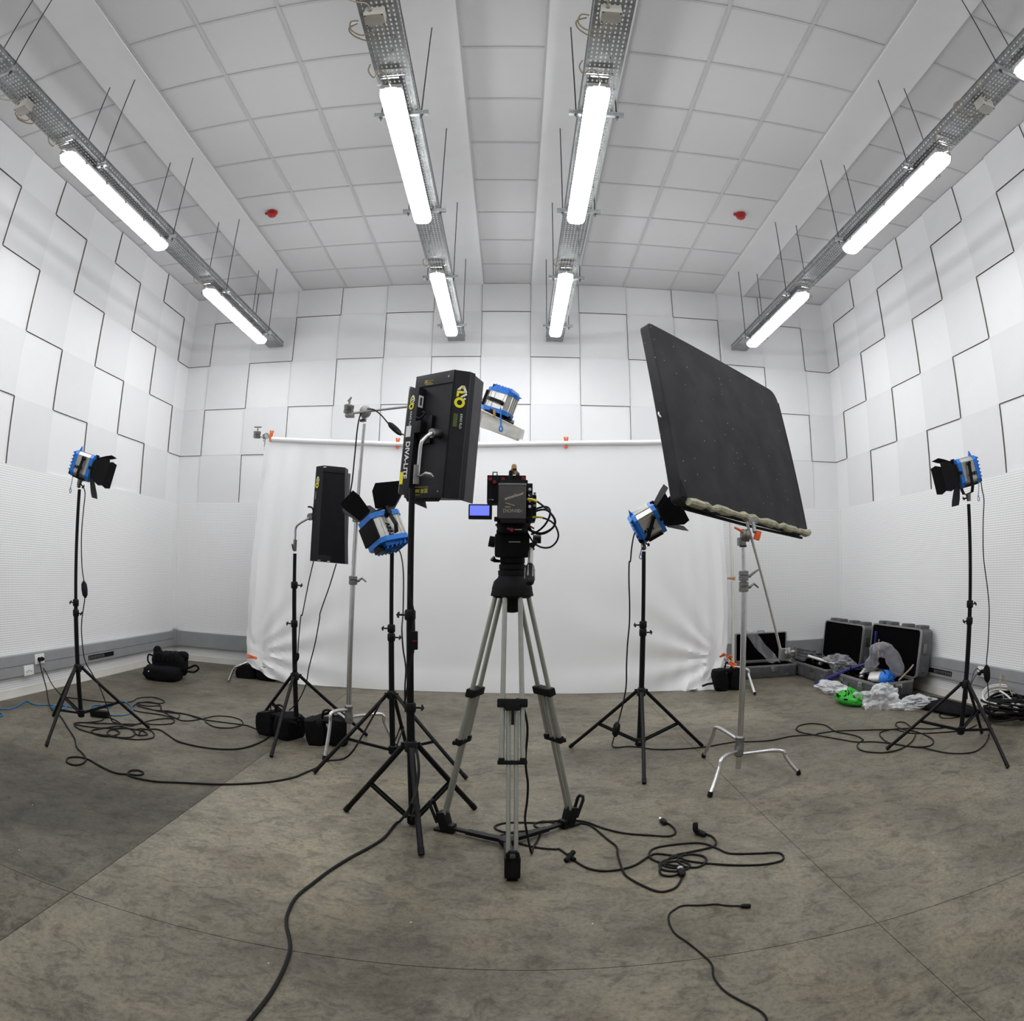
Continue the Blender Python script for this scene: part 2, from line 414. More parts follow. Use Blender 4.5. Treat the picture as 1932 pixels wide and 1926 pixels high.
# ---------------------------------------------------------------- ceiling
ce = struct('ceiling', MB().b2(XL-.1, XR+.1, YF-.1, D+.1, HC+.03, HC+.2), CEILM)
GX = -.095
cols = [(XL, GX-3.073-.0), (GX-.856-1.8, GX-.856), (GX-.3, GX+.3), (GX+.856, GX+.856+1.8), (GX+3.073, XR)]
bands = [(GX-3.073, GX-2.656), (GX-.856, GX-.3), (GX+.3, GX+.856), (GX+2.656, GX+3.073)]
for a, b in bands:
    struct('plaster_band', MB().b2(a, b, YF, D, HC-.012, HC+.03), PLAST, ce)
rows = [D, D-.587]
while rows[-1] > YF: rows.append(max(YF, rows[-1]-.6))
def tile(x0, x1, y0, y1):
    return MB().b2(x0-x1+.006, 0-.006, y0-y1+.006, -.006, 0, .014)
tile_me = {}
for a, b in cols:
    n = max(1, round((b-a)/.6)); wd = (b-a)/n
    for i in range(n):
        for y1, y0 in zip(rows, rows[1:]):
            key = (round(wd, 3), round(y1-y0, 3))
            if key not in tile_me:
                tile_me[key] = MB().b2(-wd/2+.004, wd/2-.004, -(y1-y0)/2+.004, (y1-y0)/2-.004, 0, .014).mesh('ceiling_tile', TILE, smooth=False)
            o = link('ceiling_tile', tile_me[key], ce); o.location = (a+wd*(i+.5), (y0+y1)/2, HC+.004)
    for i in range(n+1):
        x = a+wd*i; hw = .012 if 0 < i < n else .017
        xa, xb = max(x-hw, a-.004), min(x+hw, b+.004)
        struct('grid_bar', MB().b2(xa, xb, YF, D, HC-.003, HC+.003), TBAR, ce)
    for y in rows[1:-1]:
        struct('grid_bar', MB().b2(a, b, y-.011, y+.011, HC-.0024, HC+.003), TBAR, ce)

# ---------------------------------------------------------------- walls: sheet, perforated board below, square panels above
R0 = 2.015
zr = [R0+T*j for j in range(5)] + [HC]
wb = struct('wall_back', MB().b2(XL-.1, XR+.1, D, D+.1, 0, HC+.03), WALLM)
wl = struct('wall_left', MB().b2(XL-.1, XL, YF, D, 0, HC+.03), WALLM)
wr = struct('wall_right', MB().b2(XR, XR+.1, YF, D, 0, HC+.03), WALLM)
wf = struct('wall_front', MB().b2(XL-.1, XR+.1, YF-.1, YF, 0, HC+.03), WALLM)
PR, PF = .040, .026      # raised and recessed thickness
struct('perforated_board', MB().b2(XL, XR, D-PR, D, 0, R0+.002), [PEGX], wb)
struct('perforated_board', MB().b2(XL, XL+PR, YF, D, 0, R0+.002), [PEGY], wl)
struct('perforated_board', MB().b2(XR-PR, XR, YF, D, 0, R0+.002), [PEGY], wr)
pm = {}
def panel_mesh(w_, h_, raised):
    key = (round(w_, 3), round(h_, 3), raised)
    if key not in pm:
        t = PR if raised else PF
        b = MB().b2(-w_/2+.002, w_/2-.002, -t, 0, -h_/2+.002, h_/2-.002, mi=1)
        b.bm.faces.ensure_lookup_table()
        b.bm.normal_update()
        for f in b.bm.faces:
            if f.normal.y < -.9: f.material_index = 0
        pm[key] = b.mesh('wall_panel', [PANEL_R if raised else PANEL_F, PEDGE], smooth=False)
    return pm[key]
def panels(edges, wall, place, rot, par):
    for i, (a, b) in enumerate(edges):
        for j in range(5):
            h_ = zr[j+1]-zr[j]; raised = (i+j+par) % 2 == 1
            o = link('wall_panel', panel_mesh(abs(b-a), h_, raised), wall)
            o.location = place((a+b)/2, (zr[j]+zr[j+1])/2); o.rotation_euler = (0, 0, rot)
CL, CR = .353, .328
ys = [D, D-CL]
while ys[-1] > YF: ys.append(max(YF, ys[-1]-T))
panels(list(zip(ys, ys[1:])), wl, lambda y, z: (XL, y, z), math.pi/2, 0)
ys = [D, D-CR]
while ys[-1] > YF: ys.append(max(YF, ys[-1]-T))
panels(list(zip(ys, ys[1:])), wr, lambda y, z: (XR, y, z), -math.pi/2, 0)
BX = -.4027
xs = [XL]+[BX+T*i for i in range(-6, 8)]+[XR]
panels(list(zip(xs, xs[1:])), wb, lambda x, z: (x, D, z), 0, 0)

# cable trunking round the room, painted strip at the foot of the walls
def trunk(name, f):
    o = struct(name, f(MB(), .192, .378, .055, 0), TRUNK); return o
bl = struct('baseboard_left', MB().b2(XL+PR, XL+PR+.055, YF, D-.08, .192, .378, .004), TRUNK)
struct('trunking_joint', MB().b2(XL+PR+.055, XL+PR+.0565, YF, D-.08, .283, .286), TRUNKD, bl)
br = struct('baseboard_right', MB().b2(XR-PR-.055, XR-PR, YF, D-.08, .192, .378, .004), TRUNK)
struct('trunking_joint', MB().b2(XR-PR-.0565, XR-PR-.055, YF, D-.08, .283, .286), TRUNKD, br)
bb = struct('baseboard_back', MB().b2(XL+.08, XR-.08, D-PR-.055, D-PR, .192, .378, .004), TRUNK)
struct('trunking_corner', MB().b2(XL+PR, XL+.16, D-PR-.07, D-PR, .188, .382, .004).b2(XL+PR, XL+PR+.07, D-.16, D-PR, .188, .382, .004), TRUNK, bb)
struct('trunking_corner', MB().b2(XR-.16, XR-PR, D-PR-.07, D-PR, .188, .382, .004).b2(XR-PR-.07, XR-PR, D-.16, D-PR, .188, .382, .004), TRUNK, bb)
struct('trim_1', MB().b2(XL+PR, XL+PR+.012, YF, D-PR, 0, .075), SKIRT)
struct('trim_2', MB().b2(XR-PR-.012, XR-PR, YF, D-PR, 0, .075), SKIRT)
struct('trim_3', MB().b2(XL+PR, XR-PR, D-PR-.012, D-PR, 0, .075), SKIRT)
struct('trim_4', MB().b2(XL+PR, XL+PR+.004, D-PR-.06, D-PR, .4, R0-.01).b2(XL+PR, XL+PR+.06, D-PR-.004, D-PR, .4, R0-.01), WALLM)
struct('trim_5', MB().b2(XR-PR-.004, XR-PR, D-PR-.06, D-PR, .4, R0-.01).b2(XR-PR-.06, XR-PR, D-PR-.004, D-PR, .4, R0-.01), WALLM)

# sockets and grilles on the trunking
def socket(x, y, z, sgn, label, holes):
    t = thing('wall_socket', label, 'socket', (x, y, z), 'white sockets on the trunking')
    part('face_plate', MB().b2(x, x+sgn*.012, y-.07, y+.07, z-.045, z+.045, .003), WHITEP, t)
    m = MB()
    for dy, dz in holes: m.cyl((x+sgn*.012, y+dy, z+dz), (x+sgn*.0135, y+dy, z+dz), .005, n=8)
    part('pin_hole', m, BLACKM, t)
    return t
TX = XL+PR+.055; TXR = XR-PR-.055
socket(TX, 4.63, .318, 1, 'white socket plate with two black plugs in it, on the left trunking', [(-.02, 0), (.02, 0)])
socket(TX, 4.46, .232, 1, 'white socket plate with empty pin holes, on the left trunking', [(-.035, -.012), (-.012, -.004), (.012, -.004), (.035, -.012)])
socket(TXR, 4.45, .322, -1, 'white socket plate on the right trunking behind the right-hand lamp stand', [(-.03, 0), (.03, 0)])
def grille(x, y0, y1, z, sgn, label):
    t = thing('cable_grille', label, 'grille', (x, (y0+y1)/2, z), 'black slots in the trunking')
    part('slot_frame', MB().b2(x, x+sgn*.006, y0, y1, z-.022, z+.022), BLACKM, t)
    m = MB(); n = 18
    for i in range(n//2+2):
        y = y0+(y1-y0)*(i+.5)/n; m.b2(x+sgn*.006, x+sgn*.009, y-.004, y+.004, z-.014, z+.014)
    part('contact_strip', m, SILVER, t)
grille(TX, 5.45, 5.93, .243, 1, 'black slotted grille in the left-hand grey trunking')
grille(TXR, 4.93, 5.42, .243, -1, 'black slotted grille in the right-hand grey trunking by the open cases')

# ---------------------------------------------------------------- cable trays, rods, tube lights
def tray_meshes():
    """perforated steel channel 8.6 m long, centred on x = 0, running from y = 0 back to y = L"""
    Lg = 8.6; pit = .0345; n = int(Lg/pit); W = .2; H = .06
    ysl = [0]
    for i in range(n): ysl += [i*pit+.0085, i*pit+.0265]
    ysl.append(Lg)
    xsl = [-W/2]
    for k in range(7): c = -.078+.026*k; xsl += [c-.0046, c+.0046]
    xsl.append(W/2)
    base = MB(); g = [[base._v((x, y, 0)) for x in xsl] for y in ysl]
    for j in range(len(ysl)-1):
        for i in range(len(xsl)-1):
            if j % 2 == 1 and i % 2 == 1: continue
            base.face((g[j][i], g[j][i+1], g[j+1][i+1], g[j+1][i]))
    sides = []
    for s_ in (-1, 1):
        m = MB(); zs = [0, .022, .034, .054, H]
        gg = [[m._v((s_*W/2, y, z)) for z in zs] for y in ysl]
        for j in range(len(ysl)-1):
            for i in range(4):
                if j % 2 == 1 and i in (1,): continue
                m.face((gg[j][i], gg[j][i+1], gg[j+1][i+1], gg[j+1][i]))
        m.b2(s_*W/2-.004, s_*W/2+.004, 0, Lg, H-.004, H+.002)
        sides.append(m.mesh('side_flange', GALV, smooth=False))
    return base.mesh('tray_base', GALV, smooth=False), sides
TRAYB, TRAYS = tray_meshes()
TZ = 3.962; TY0 = 7.335-8.6
ROWY = [6.745, 5.485, 4.275, 3.075, 1.87, .66]
def tray(x, label):
    t = thing('cable_tray', label, 'cable tray', (x, TY0, TZ), 'perforated cable trays hung below the ceiling')
    link('tray_base', TRAYB, t)
    for m in TRAYS: link('side_flange', m, t)
    part('end_plate', MB().b2(x-.1, x+.1, TY0+8.6-.26, TY0+8.6, TZ-.003, TZ-.001), GALV, t)
    for y in ROWY:
        part('cross_bar', MB().b2(x-.165, x+.165, y-.011, y+.011, TZ-.042, TZ-.018).b2(x-.165, x+.165, y-.02, y+.02, TZ-.019, TZ-.017), GALV, t)
        for s_ in (-1, 1):
            m = MB(); xr_ = x+s_*.122
            m.cyl((xr_, y, TZ-.07), (xr_, y, HC-.012), .0042, n=6).cyl((xr_, y, TZ-.052), (xr_, y, TZ-.042), .011, n=6)
            part('hanger_rod', m, ROD, t)
    return t
def tube_light_proto():
    t = thing('tube_light', '', 'ceiling lamp', (0, 0, 0))
    m = MB(); Lh = .785
    m.box((0, 0, -.028), (.128, 2*Lh, .036), bev=.012)
    part('housing', m, LAMPB, t)
    # rounded diffuser: stadium outline swept to a smaller one below
    def ring(wd, ln, z, rr_):
        out = []
        for cx, cy, a0 in ((1, 1, 0), (-1, 1, 90), (-1, -1, 180), (1, -1, 270)):
            for k in range(5):
                a = math.radians(a0+22.5*k); out.append(((wd/2-rr_)*cx+rr_*math.cos(a), (ln/2-rr_)*cy+rr_*math.sin(a), z))
        return out
    m = MB(); rs = [ring(.132, 2*Lh, -.04, .04), ring(.13, 2*Lh-.004, -.062, .04), ring(.112, 2*Lh-.03, -.083, .036), ring(.07, 2*Lh-.08, -.092, .03)]
    vs = [[m._v(p) for p in r] for r in rs]
    for a, b in zip(vs, vs[1:]):
        for k in range(20): m.face((a[k], b[k], b[(k+1) % 20], a[(k+1) % 20]))
    m.face(vs[-1])
    part('diffuser', m, DIFF, t)
    for y in (-.6, -.3, 0, .3, .6):
        m = MB()
        for s_ in (-1, 1): m.b2(s_*.062, s_*.071, y-.014, y+.014, -.052, -.02)
        part('clip', m, STEEL, t)
    m = MB()
    for y in (-.5, .5): m.b2(-.03, .03, y-.02, y+.02, -.012, .026)
    part('mounting_bracket', m, GALV, t)
    m = MB().tube(spline([(.0, -Lh, -.03), (0, -Lh-.05, -.045), (-.02, -Lh-.09, -.01), (-.05, -Lh-.1, .005), (-.09, -Lh-.06, .0), (-.115, -Lh-.1, .02), (-.10, -Lh-.14, .036)], 5), .0045, 6)
    part('supply_cable', m, BEIGEC, t)
    m = MB().box((0, -Lh-.055, -.004), (.10, .008, .012)).box((0, -Lh-.055, .012), (.16, .006, .006))
    part('end_bracket', m, STEEL, t)
    return t
def junction_proto():
    t = thing('junction_box', '', 'junction box', (0, 0, 0))
    part('box_body', MB().box((0, 0, -.035), (.1, .085, .055), bev=.004), CREAM, t)
    m = MB()
    part('lid', MB().box((0, 0, -.066), (.102, .087, .012), bev=.003), CREAM, t)
    for sx in (-1, 1):
        for sy in (-1, 1): m.cyl((sx*.043, sy*.036, -.072), (sx*.043, sy*.036, -.0735), .004, n=8)
    part('screw', m, BLACKM, t)
    part('gland', MB().cyl((-.02, -.042, -.035), (-.02, -.06, -.035), .011).cyl((.02, .042, -.035), (.02, .06, -.035), .011).cyl((-.022, .042, -.035), (-.022, .06, -.035), .011), GREYL, t)
    m = MB().tube(spline([(-.02, -.06, -.035), (-.03, -.09, -.03), (-.09, -.11, -.02), (-.135, -.14, -.01), (-.13, -.17, -.004), (-.11, -.18, -.004)], 5), .0045, 6)
    m.tube(spline([(-.022, .06, -.035), (-.03, .12, -.03), (-.1, .15, -.02), (-.15, .11, -.006), (-.14, .05, -.004), (-.10, .05, -.004)], 5), .0045, 6)
    m.tube(spline([(.02, .06, -.035), (.02, .13, -.03), (-.06, .19, -.03), (-.14, .16, -.01), (-.16, .1, -.005), (-.11, .07, -.004)], 5), .0045, 6)
    part('cable_loop', m, BEIGEC, t)
    return t
trays = [(-2.985, 'along the left wall'), (-.69, 'left of the ceiling centre'), (.475, 'right of the ceiling centre'), (2.79, 'along the right wall')]
LX = [-2.972, -.700, .452, 2.768]
lp, jp = None, None
for (x, where), lx in zip(trays, LX):
    tray(x, 'galvanised perforated tray hung on rods ' + where)
    for y, which in ((6.06, 'far'), (3.535, 'near'), (1.03, 'overhead')):
        o = lp = tube_light_proto() if lp is None else lp
        if o.location.length > 0: o = copy_tree(lp)
        o.location = (lx, y, TZ-.045)
        o['label'] = 'lit white tube light, %s one under the tray %s' % (which, where); o['group'] = 'tube lights under the trays'
    o = jp
    if jp is None: o = jp = junction_proto()
    else: o = copy_tree(jp)
    o.location = (x+(-.01 if x < 0 else -.02), 2.20 if abs(x) < 1 else 2.21, TZ-.003)
    o['label'] = 'cream cable junction box under the tray ' + where; o['group'] = 'junction boxes under the trays'
    if x > 2: o.scale.x = 1.0

# red detectors
def detector(x, y, label):
    t = thing('smoke_detector', label, 'detector', (x, y, HC), 'red ceiling devices')
    part('base_ring', MB().lathe([(.055, 0), (.058, -.012), (.05, -.02)], (x, y, HC)), REDP, t)
    part('dome', MB().lathe([(.045, -.02), (.046, -.04), (.03, -.055), (.004, -.06)], (x, y, HC)), REDP, t)
    part('side_lug', MB().box((x-.06, y, HC-.012), (.035, .022, .02), bev=.004), REDP, t)
detector(-2.469, 5.443, 'small red device on a ceiling tile, left of the trays in the middle')
detector(2.263, 5.443, 'small red device on a ceiling tile, right of the trays in the middle')

# ---------------------------------------------------------------- black light stands
def knob(m, p, d, r=.016, l=.03):
    """T-knob: shaft and wing"""
    p, d = V(p), V(d).normalized(); q = p+d*l
    m.cyl(p, q, .005, n=8); side = d.orthogonal().normalized()
    m.tube([q-side*r, q+d*.006, q+side*r], [.004, .007, .005], 8)
    return m
def light_stand(label, x, y, feet, top, hub, low, steps, r=.0165, legr=.0125, sym=False, kdir=(1, 0, 0)):
    r += .0015
    t = thing('light_stand', label, 'light stand', (x, y, 0), 'black light stands')
    zs = [low+.0]+[z for z in steps]+[top]; rad = r
    for i, (a, b) in enumerate(zip(zs, zs[1:])):
        rr_ = rad-.0025*i
        part('pole_section', MB().cyl((x, y, a-(.02 if i else .0)), (x, y, b), rr_, n=14), BLACK, t)
    for i, z in enumerate(steps):
        m = MB().lathe([(rad+.004, -.03), (rad+.007, -.02), (rad+.007, .012), (rad+.002, .02)], (x, y, z), n=14)
        d = V(kdir) * (1 if i % 2 == 0 else -1)
        part('collar', m, BLACK, t)
        k = MB(); knob(k, V((x, y, z-.006))+d*(rad+.004), d); part('clamp_knob', k, BLACK, t)
    m = MB().lathe([(rad+.006, -.03), (rad+.012, -.024), (rad+.012, .018), (rad+.004, .028)], (x, y, hub), n=14)
    part('upper_hub', m, BLACK, t)
    m = MB().lathe([(rad+.003, -.035), (rad+.01, -.028), (rad+.01, .018), (rad+.003, .024)], (x, y, low), n=14)
    part('lower_hub', m, BLACK, t)
    for fx, fy_ in feet:
        h = V((fx-x, fy_-y, 0)); L_ = h.length; h.normalize(); sd = V((-h.y, h.x, 0))
        a = V((x, y, hub))+h*(rad+.018); f = V((fx, fy_, legr*.9))
        part('leg', MB().cyl(a, f, legr, n=12), BLACK, t)
        part('leg_foot', MB().cyl(f+(a-f).normalized()*.03, f-(a-f).normalized()*.004, legr+.002, legr+.001, 12), RUBBER, t)
        part('leg_bracket', MB().box(V((x, y, hub))+h*(rad+.016), (.03, .012, .03), Matrix((h, sd, (0, 0, 1))).transposed(), .002), BLACK, t)
        q = a.lerp(f, .56); c0 = V((x, y, low))+h*(rad+.008)
        for s_ in (-1, 1):
            part('brace', MB().box((q+c0)/2+sd*s_*.011, ((q-c0).length, .004, .016), frame((0, 0, 0), q-c0, (0, 0, 1)).to_3x3()), BLACK, t)
        part('brace_pin', MB().cyl(q-sd*.016, q+sd*.016, .007, n=8), BLACK, t)
    return t
FL_ = [(-3.033, 3.302), (-2.695, 4.184), (-3.553, 4.001)]
light_stand('black tripod light stand at the far left by the sockets', -3.105, 3.835, FL_, 1.75, .468, .135, [.872, .945])
FR_ = [(2.582, 3.791), (3.03, 2.934), (3.477, 3.732)]
light_stand('black tripod light stand at the far right by the cable pile', 3.03, 3.485, FR_, 1.67, .468, .15, [.9, 1.012], kdir=(-1, 0, 0))
FKL = [(-2.0, 4.751), (-1.563, 3.929), (-1.075, 4.679)]
light_stand('black light stand holding the small dark fluorescent panel, left of the chrome stand', -1.553, 4.452, FKL, 1.36, .475, .13, [.862, 1.14], kdir=(-1, 0, 0))
FKC = [(-.842, 3.116), (-.385, 2.642), (-.186, 3.261)]
light_stand('nearest black light stand, holding the big dark fluorescent panel', -.474, 3.005, FKC, 1.655, .425, .045, [.625, 1.068], r=.0185, legr=.0145)
FFC = [(-1.189, 3.691), (-.263, 3.771), (-.70, 4.30)]
light_stand('black light stand with legs behind the nearest stand, holding a tilted blue lamp', -.748, 3.99, FFC, 1.37, .477, .115, [.85, .905])
FFR = [(.424, 4.507), (.788, 3.644), (1.363, 4.39)]
light_stand('black tripod light stand standing alone right of the camera tripod', .856, 4.18, FFR, 1.40, .472, .13, [.875, .925])

# ---------------------------------------------------------------- blue and silver spot lamps
def spot_lamp(label, o, d, pole, up=(0, 0, 1), doors=(35, 35, 50, 35), scale=1.0, word=None, tail=True, yoke=True, cat='spot lamp', base=None):
    o = V(o); pole = V(pole)
    t = thing('spot_lamp', label, 'spot lamp', base or pole, 'blue and silver spot lamps')
    M = frame(o, d, up) @ Matrix.Scale(scale, 4)
    n = 16
    def octo(wd, ht, k=.30): return [(-wd, -ht*(1-k)), (-wd*(1-k), -ht), (wd*(1-k), -ht), (wd, -ht*(1-k)), (wd, ht*(1-k)), (wd*(1-k), ht), (-wd*(1-k), ht), (-wd, ht*(1-k))]
    ex, ey, ez = V((1, 0, 0)), V((0, 1, 0)), V((0, 0, 1))
    # ribbed body
    part('body', MB(M).prism(octo(.082, .1), (-.07, 0, 0), ey, ez, (.125, 0, 0)), SILVER, t, smooth=False)
    m = MB(M)
    for s_ in (-1, 1):
        for z in (-.062, -.028, .05, .072): m.b2(-.066, .05, s_*.083-.003, s_*.083+.003, z-.0035, z+.0035)
    for y in (-.045, -.015, .015, .045):
        m.b2(-.066, .05, y-.008, y+.008, .1, .108)
    part('cooling_rib', m, SILVER, t, smooth=False)
    part('bottom_plate', MB(M).b2(-.066, .05, -.076, .076, -.112, -.1, .003), BLACKM, t)
    # rear cover with louvres
    part('rear_cover', MB(M).prism(octo(.087, .106), (-.095, 0, 0), ey, ez, (.028, 0, 0)).prism([(-.06, -.07), (.06, -.07), (.06, .08), (-.06, .08)], (-.115, 0, 0), ey, ez, (.022, 0, 0)), BLUE, t, smooth=False)
    m = MB(M)
    for k in range(6): m.box((-.108-.0015*k, 0, .085-.028*k), (.03, .15-.008*k, .007), Matrix.Rotation(math.radians(-28), 3, 'Y'))
    part('louvre', m, BLUE, t, smooth=False)
    part('handle_fin', MB(M).prism([(-.085, .1), (-.1, .1), (-.085, .15), (-.07, .1)], (0, -.012, 0), ex, ez, (0, .024, 0)), BLUE, t, smooth=False)
    part('switch_block', MB(M).b2(-.13, -.1, -.03, .03, -.1, -.05, .004), BLACK, t)
    # front ring, lens
    m = MB(M); m.prism(octo(.09, .108), (.052, 0, 0), ey, ez, (.03, 0, 0)); part('front_ring', m, BLUE, t, smooth=False)
    part('lens', MB(M).lathe([(.01, .0), (.068, .002), (.06, .012), (.01, .016)], (.08, 0, 0), (1, 0, 0), 24), LENS, t)
    part('door_ring', MB(M).tube([(.094, .085*math.cos(a), .085*math.sin(a)) for a in (2*math.pi*k/24 for k in range(24))], .006, 8, True), BLACK, t)
    part('door_latch', MB(M).b2(.07, .1, -.012, .012, .096, .12, .003).b2(.07, .1, -.108, -.09, -.012, .012, .003).b2(.07, .1, .09, .108, -.012, .012, .003), BLACK, t)
    # four barn doors: top, bottom, left, right
    for k, ang in enumerate(doors):
        if ang is None: continue
        a = math.radians(ang)
        outw = [ez, -ez, ey, -ey][k]; along = [ey, ey, ez, ez][k]
        ln = .15 if k < 2 else .155; w0, w1 = (.062, .085) if k < 2 else (.07, .115)
        dirv = ex*math.cos(a)+outw*math.sin(a); b0 = V((.1, 0, 0))+outw*.088
        P = [b0-along*w0, b0+along*w0, b0+dirv*ln*.7+along*w1, b0+dirv*ln+along*w1*.9, b0+dirv*ln-along*w1*.9, b0+dirv*ln*.7-along*w1]
        part('barn_door', MB(M).quad(P, .0022), BLACKM, t, smooth=False)
        part('hinge', MB(M).cyl(b0-along*w0*.8, b0+along*w0*.8, .0045, n=8), BLACK, t)
    # yoke
    if yoke:
        R3 = M.to_3x3(); yy = (R3 @ ey).normalized(); dn = (pole-o); dn -= yy*dn.dot(yy); L_ = dn.length; dn.normalize()
        wd = .115*scale; fr = yy.cross(dn).normalized()
        base_ = o+dn*(L_-.055*scale)
        pv = dn*.055*scale
        path = [o+yy*wd-pv, o+yy*wd+dn*(L_-.1*scale), o+yy*wd*.75+dn*(L_-.062*scale), base_, o-yy*wd*.75+dn*(L_-.062*scale), o-yy*wd+dn*(L_-.1*scale), o-yy*wd-pv]
        m = MB(); F = Matrix((yy, fr, -dn)).transposed()
        for a_, b_ in zip(path, path[1:]):
            ax = (b_-a_).normalized(); bb_ = fr.cross(ax)
            m.box((a_+b_)/2, ((b_-a_).length+.004, .026*scale, .006), Matrix((ax, fr, bb_)).transposed())
        part('yoke', m, BLACK, t)
        for s_ in (-1, 1):
            part('tilt_knob', MB().cyl(o-pv+yy*s_*wd*.75, o-pv+yy*s_*(wd+.012*scale), .016*scale, .014*scale, 12), BLACK, t)
        m = MB().cyl(base_+dn*.0, base_+dn*.035*scale, .024*scale, .019*scale, 12).cyl(base_+dn*.03*scale, pole, .018*scale, n=12)
        part('spigot_socket', m, CAST if word else BLACK, t)
        k_ = MB(); knob(k_, base_+dn*.03*scale-fr*.015, -fr+V((-.6, 0, 0)), .014, .025); part('socket_knob', k_, BLACK, t)
    if tail:
        p0 = M @ V((-.1, .02, -.1))
        m = MB().tube(spline([p0, p0+V((-.005, 0, -.05)), p0+V((-.015, 0, -.09)), p0+V((-.022, 0, -.115)), p0+V((-.012, 0, -.128)), p0+V((-.004, 0, -.112)), p0+V((-.014, 0, -.09))], 5), .0028, 6)
        part('safety_loop', m, BLUED, t)
    if word:
        for s_ in (-1, 1):
            Mx = M @ Matrix.Translation((-.030, s_*.0862, -.028)) @ Matrix.Rotation(math.pi/2, 4, 'X') @ (Matrix.Rotation(math.pi, 4, 'Y') if s_ > 0 else Matrix())
            text(word, Mx, .036, BLACKM, t, ext=.0012, bold=.0015)
    return t
spot_lamp('blue and silver spot lamp facing right, on the far left stand', (-3.059,3.83,1.914), (.90, .30, -.24), (-3.112, 3.835, 1.77), scale=.88, doors=(24, 62, 40, 12), word='ARRI')
spot_lamp('blue and silver spot lamp facing left, on the far right stand', (3.014,3.49,1.883), (-.90, .27, -.20), (3.035, 3.485, 1.69), scale=.88, doors=(24, 68, 12, 40), word='ARRI')
spot_lamp('blue spot lamp tilted upward, its black base turned to the viewer, in the middle', (-0.8,3.97,1.511), (-.42, .16, .9), (-.748, 3.99, 1.39), up=(.62, .72, .2), doors=(46, 30, 52, 30), scale=1.1, word='ARRI', tail=False)
spot_lamp('blue and silver spot lamp aimed up to the right, beside the big black board', (0.894,4.2,1.596), (.80, -.16, .46), (.856, 4.18, 1.42), scale=.93, up=(.1, -.30, 1), doors=(30, 40, 40, 14), word='ARRI')

# ---------------------------------------------------------------- chrome stands with bent legs
def grip_head(m, p, ax, r=.034, th=.05):
    p, ax = V(p), V(ax).normalized()
    m.lathe([(r*.6, -th/2), (r, -th/2+.006), (r, -.004), (r*.86, -.002), (r*.86, .002), (r, .004), (r, th/2-.006), (r*.5, th/2)], p, ax, 20)
    return m
def chrome_stand(label, x, y, top, feet, hub, steps, heads, lean=(0, 0), r=.018, group='chrome stands'):
    t = thing('chrome_stand', label, 'light stand', (x, y, 0), group)
    def P(z): return V((x+lean[0]*z, y+lean[1]*z, z))
    zs = [max(.03, hub-.17)]+steps+[top]
    for i, (a, b) in enumerate(zip(zs, zs[1:])):
        part('column_section', MB().cyl(P(a), P(b), r-.003*i, n=16), STEEL, t)
    for i, z in enumerate(steps):
        part('column_collar', MB().lathe([(r+.005, -.036), (r+.012, -.032), (r+.012, -.006), (r+.007, -.002), (r+.012, .002), (r+.012, .022), (r+.002, .026)], P(z), n=16), CAST, t)
        s_ = 1
        k = MB().cyl(P(z-.01)+V((s_*.02, 0, 0)), P(z-.01)+V((s_*.045, -.005, .003)), .009, n=10)
        k.tube([P(z-.01)+V((s_*.04, -.006, .005)), P(z)+V((s_*.065, -.006, .012)), P(z)+V((s_*.095, -.006, -.012 if i % 2 == 0 else .03))], [.009, .008, .005], 8)
        part('clamp_handle', k, CAST, t)
    part('leg_hub', MB().lathe([(r+.004, -.09), (r+.012, -.08), (r+.012, -.02), (r+.006, 0), (r+.012, .02), (r+.012, .035), (r+.004, .045)], P(hub), n=16), CAST, t)
    for i, (fx, fy_) in enumerate(feet):
        zt = hub+(.012 if i == 0 else -.045 if i == 1 else -.075)
        c = P(zt); h = V((fx-c.x, fy_-c.y, 0)); L_ = h.length; h.normalize()
        a = c+h*.02; kx = c+h*(L_*.62)+V((0, 0, .028)); f = V((fx, fy_, .012))
        pts = spline([a, c+h*L_*.30+V((0, 0, .014)), c+h*L_*.54+V((0, 0, .024)), kx+h*.035-V((0, 0, .012)), kx+(f-kx)*.25+h*.012, kx+(f-kx)*.6, f], 5)
        part('leg', MB().tube(pts, .0125, 12), STEEL, t)
        part('leg_foot', MB().cyl(f+V((0, 0, .02))-h*.008, f-V((0, 0, .008)), .0155, n=12), RUBBER, t)
    return t
cr = chrome_stand('chrome stand with three bent legs under the big black board', 1.395, 3.69, 1.44, [(1.297, 4.125), (1.107, 3.344), (1.762, 3.558)], .215, [1.18, 1.245], None, lean=(-.016, 0))
m = MB(); grip_head(m, (1.383,3.68,1.48), (1, -.25, 0), .038, .06)
m.box((1.362,3.69,1.443), (.045, .045, .05), bev=.008)
part('grip_head', m, CAST, cr)
part('collar_ring', MB().cyl((1.372,3.69,1.411), (1.372,3.69,1.424), .022, n=14), BLACK, cr)
m = MB().tube([(1.354,3.64,1.497), (1.324,3.63,1.512), (1.293,3.62,1.523)], [.007, .008, .006], 8); part('orange_handle', m, ORANGE, cr)
m = MB().box((1.447,3.64,1.478), (.035, .03, .055), Matrix.Rotation(.3, 3, 'Y'), .006); part('orange_handle', m, ORANGE, cr)
cc = chrome_stand('tall chrome stand with a side boom, between the dark panels', -1.135, 4.35, 2.27, [(-1.207, 3.985), (-.80, 4.42), (-1.36, 4.62)], .27, [1.19, 1.62], None, lean=(.041, 0))
hd = V((-1.04,4.35,2.357))
m = MB(); grip_head(m, hd, (.3, -1, 0), .042, .055); m.box(hd-V((.005, 0, .05)), (.03, .03, .04), bev=.005); part('grip_head', m, CAST, cc)
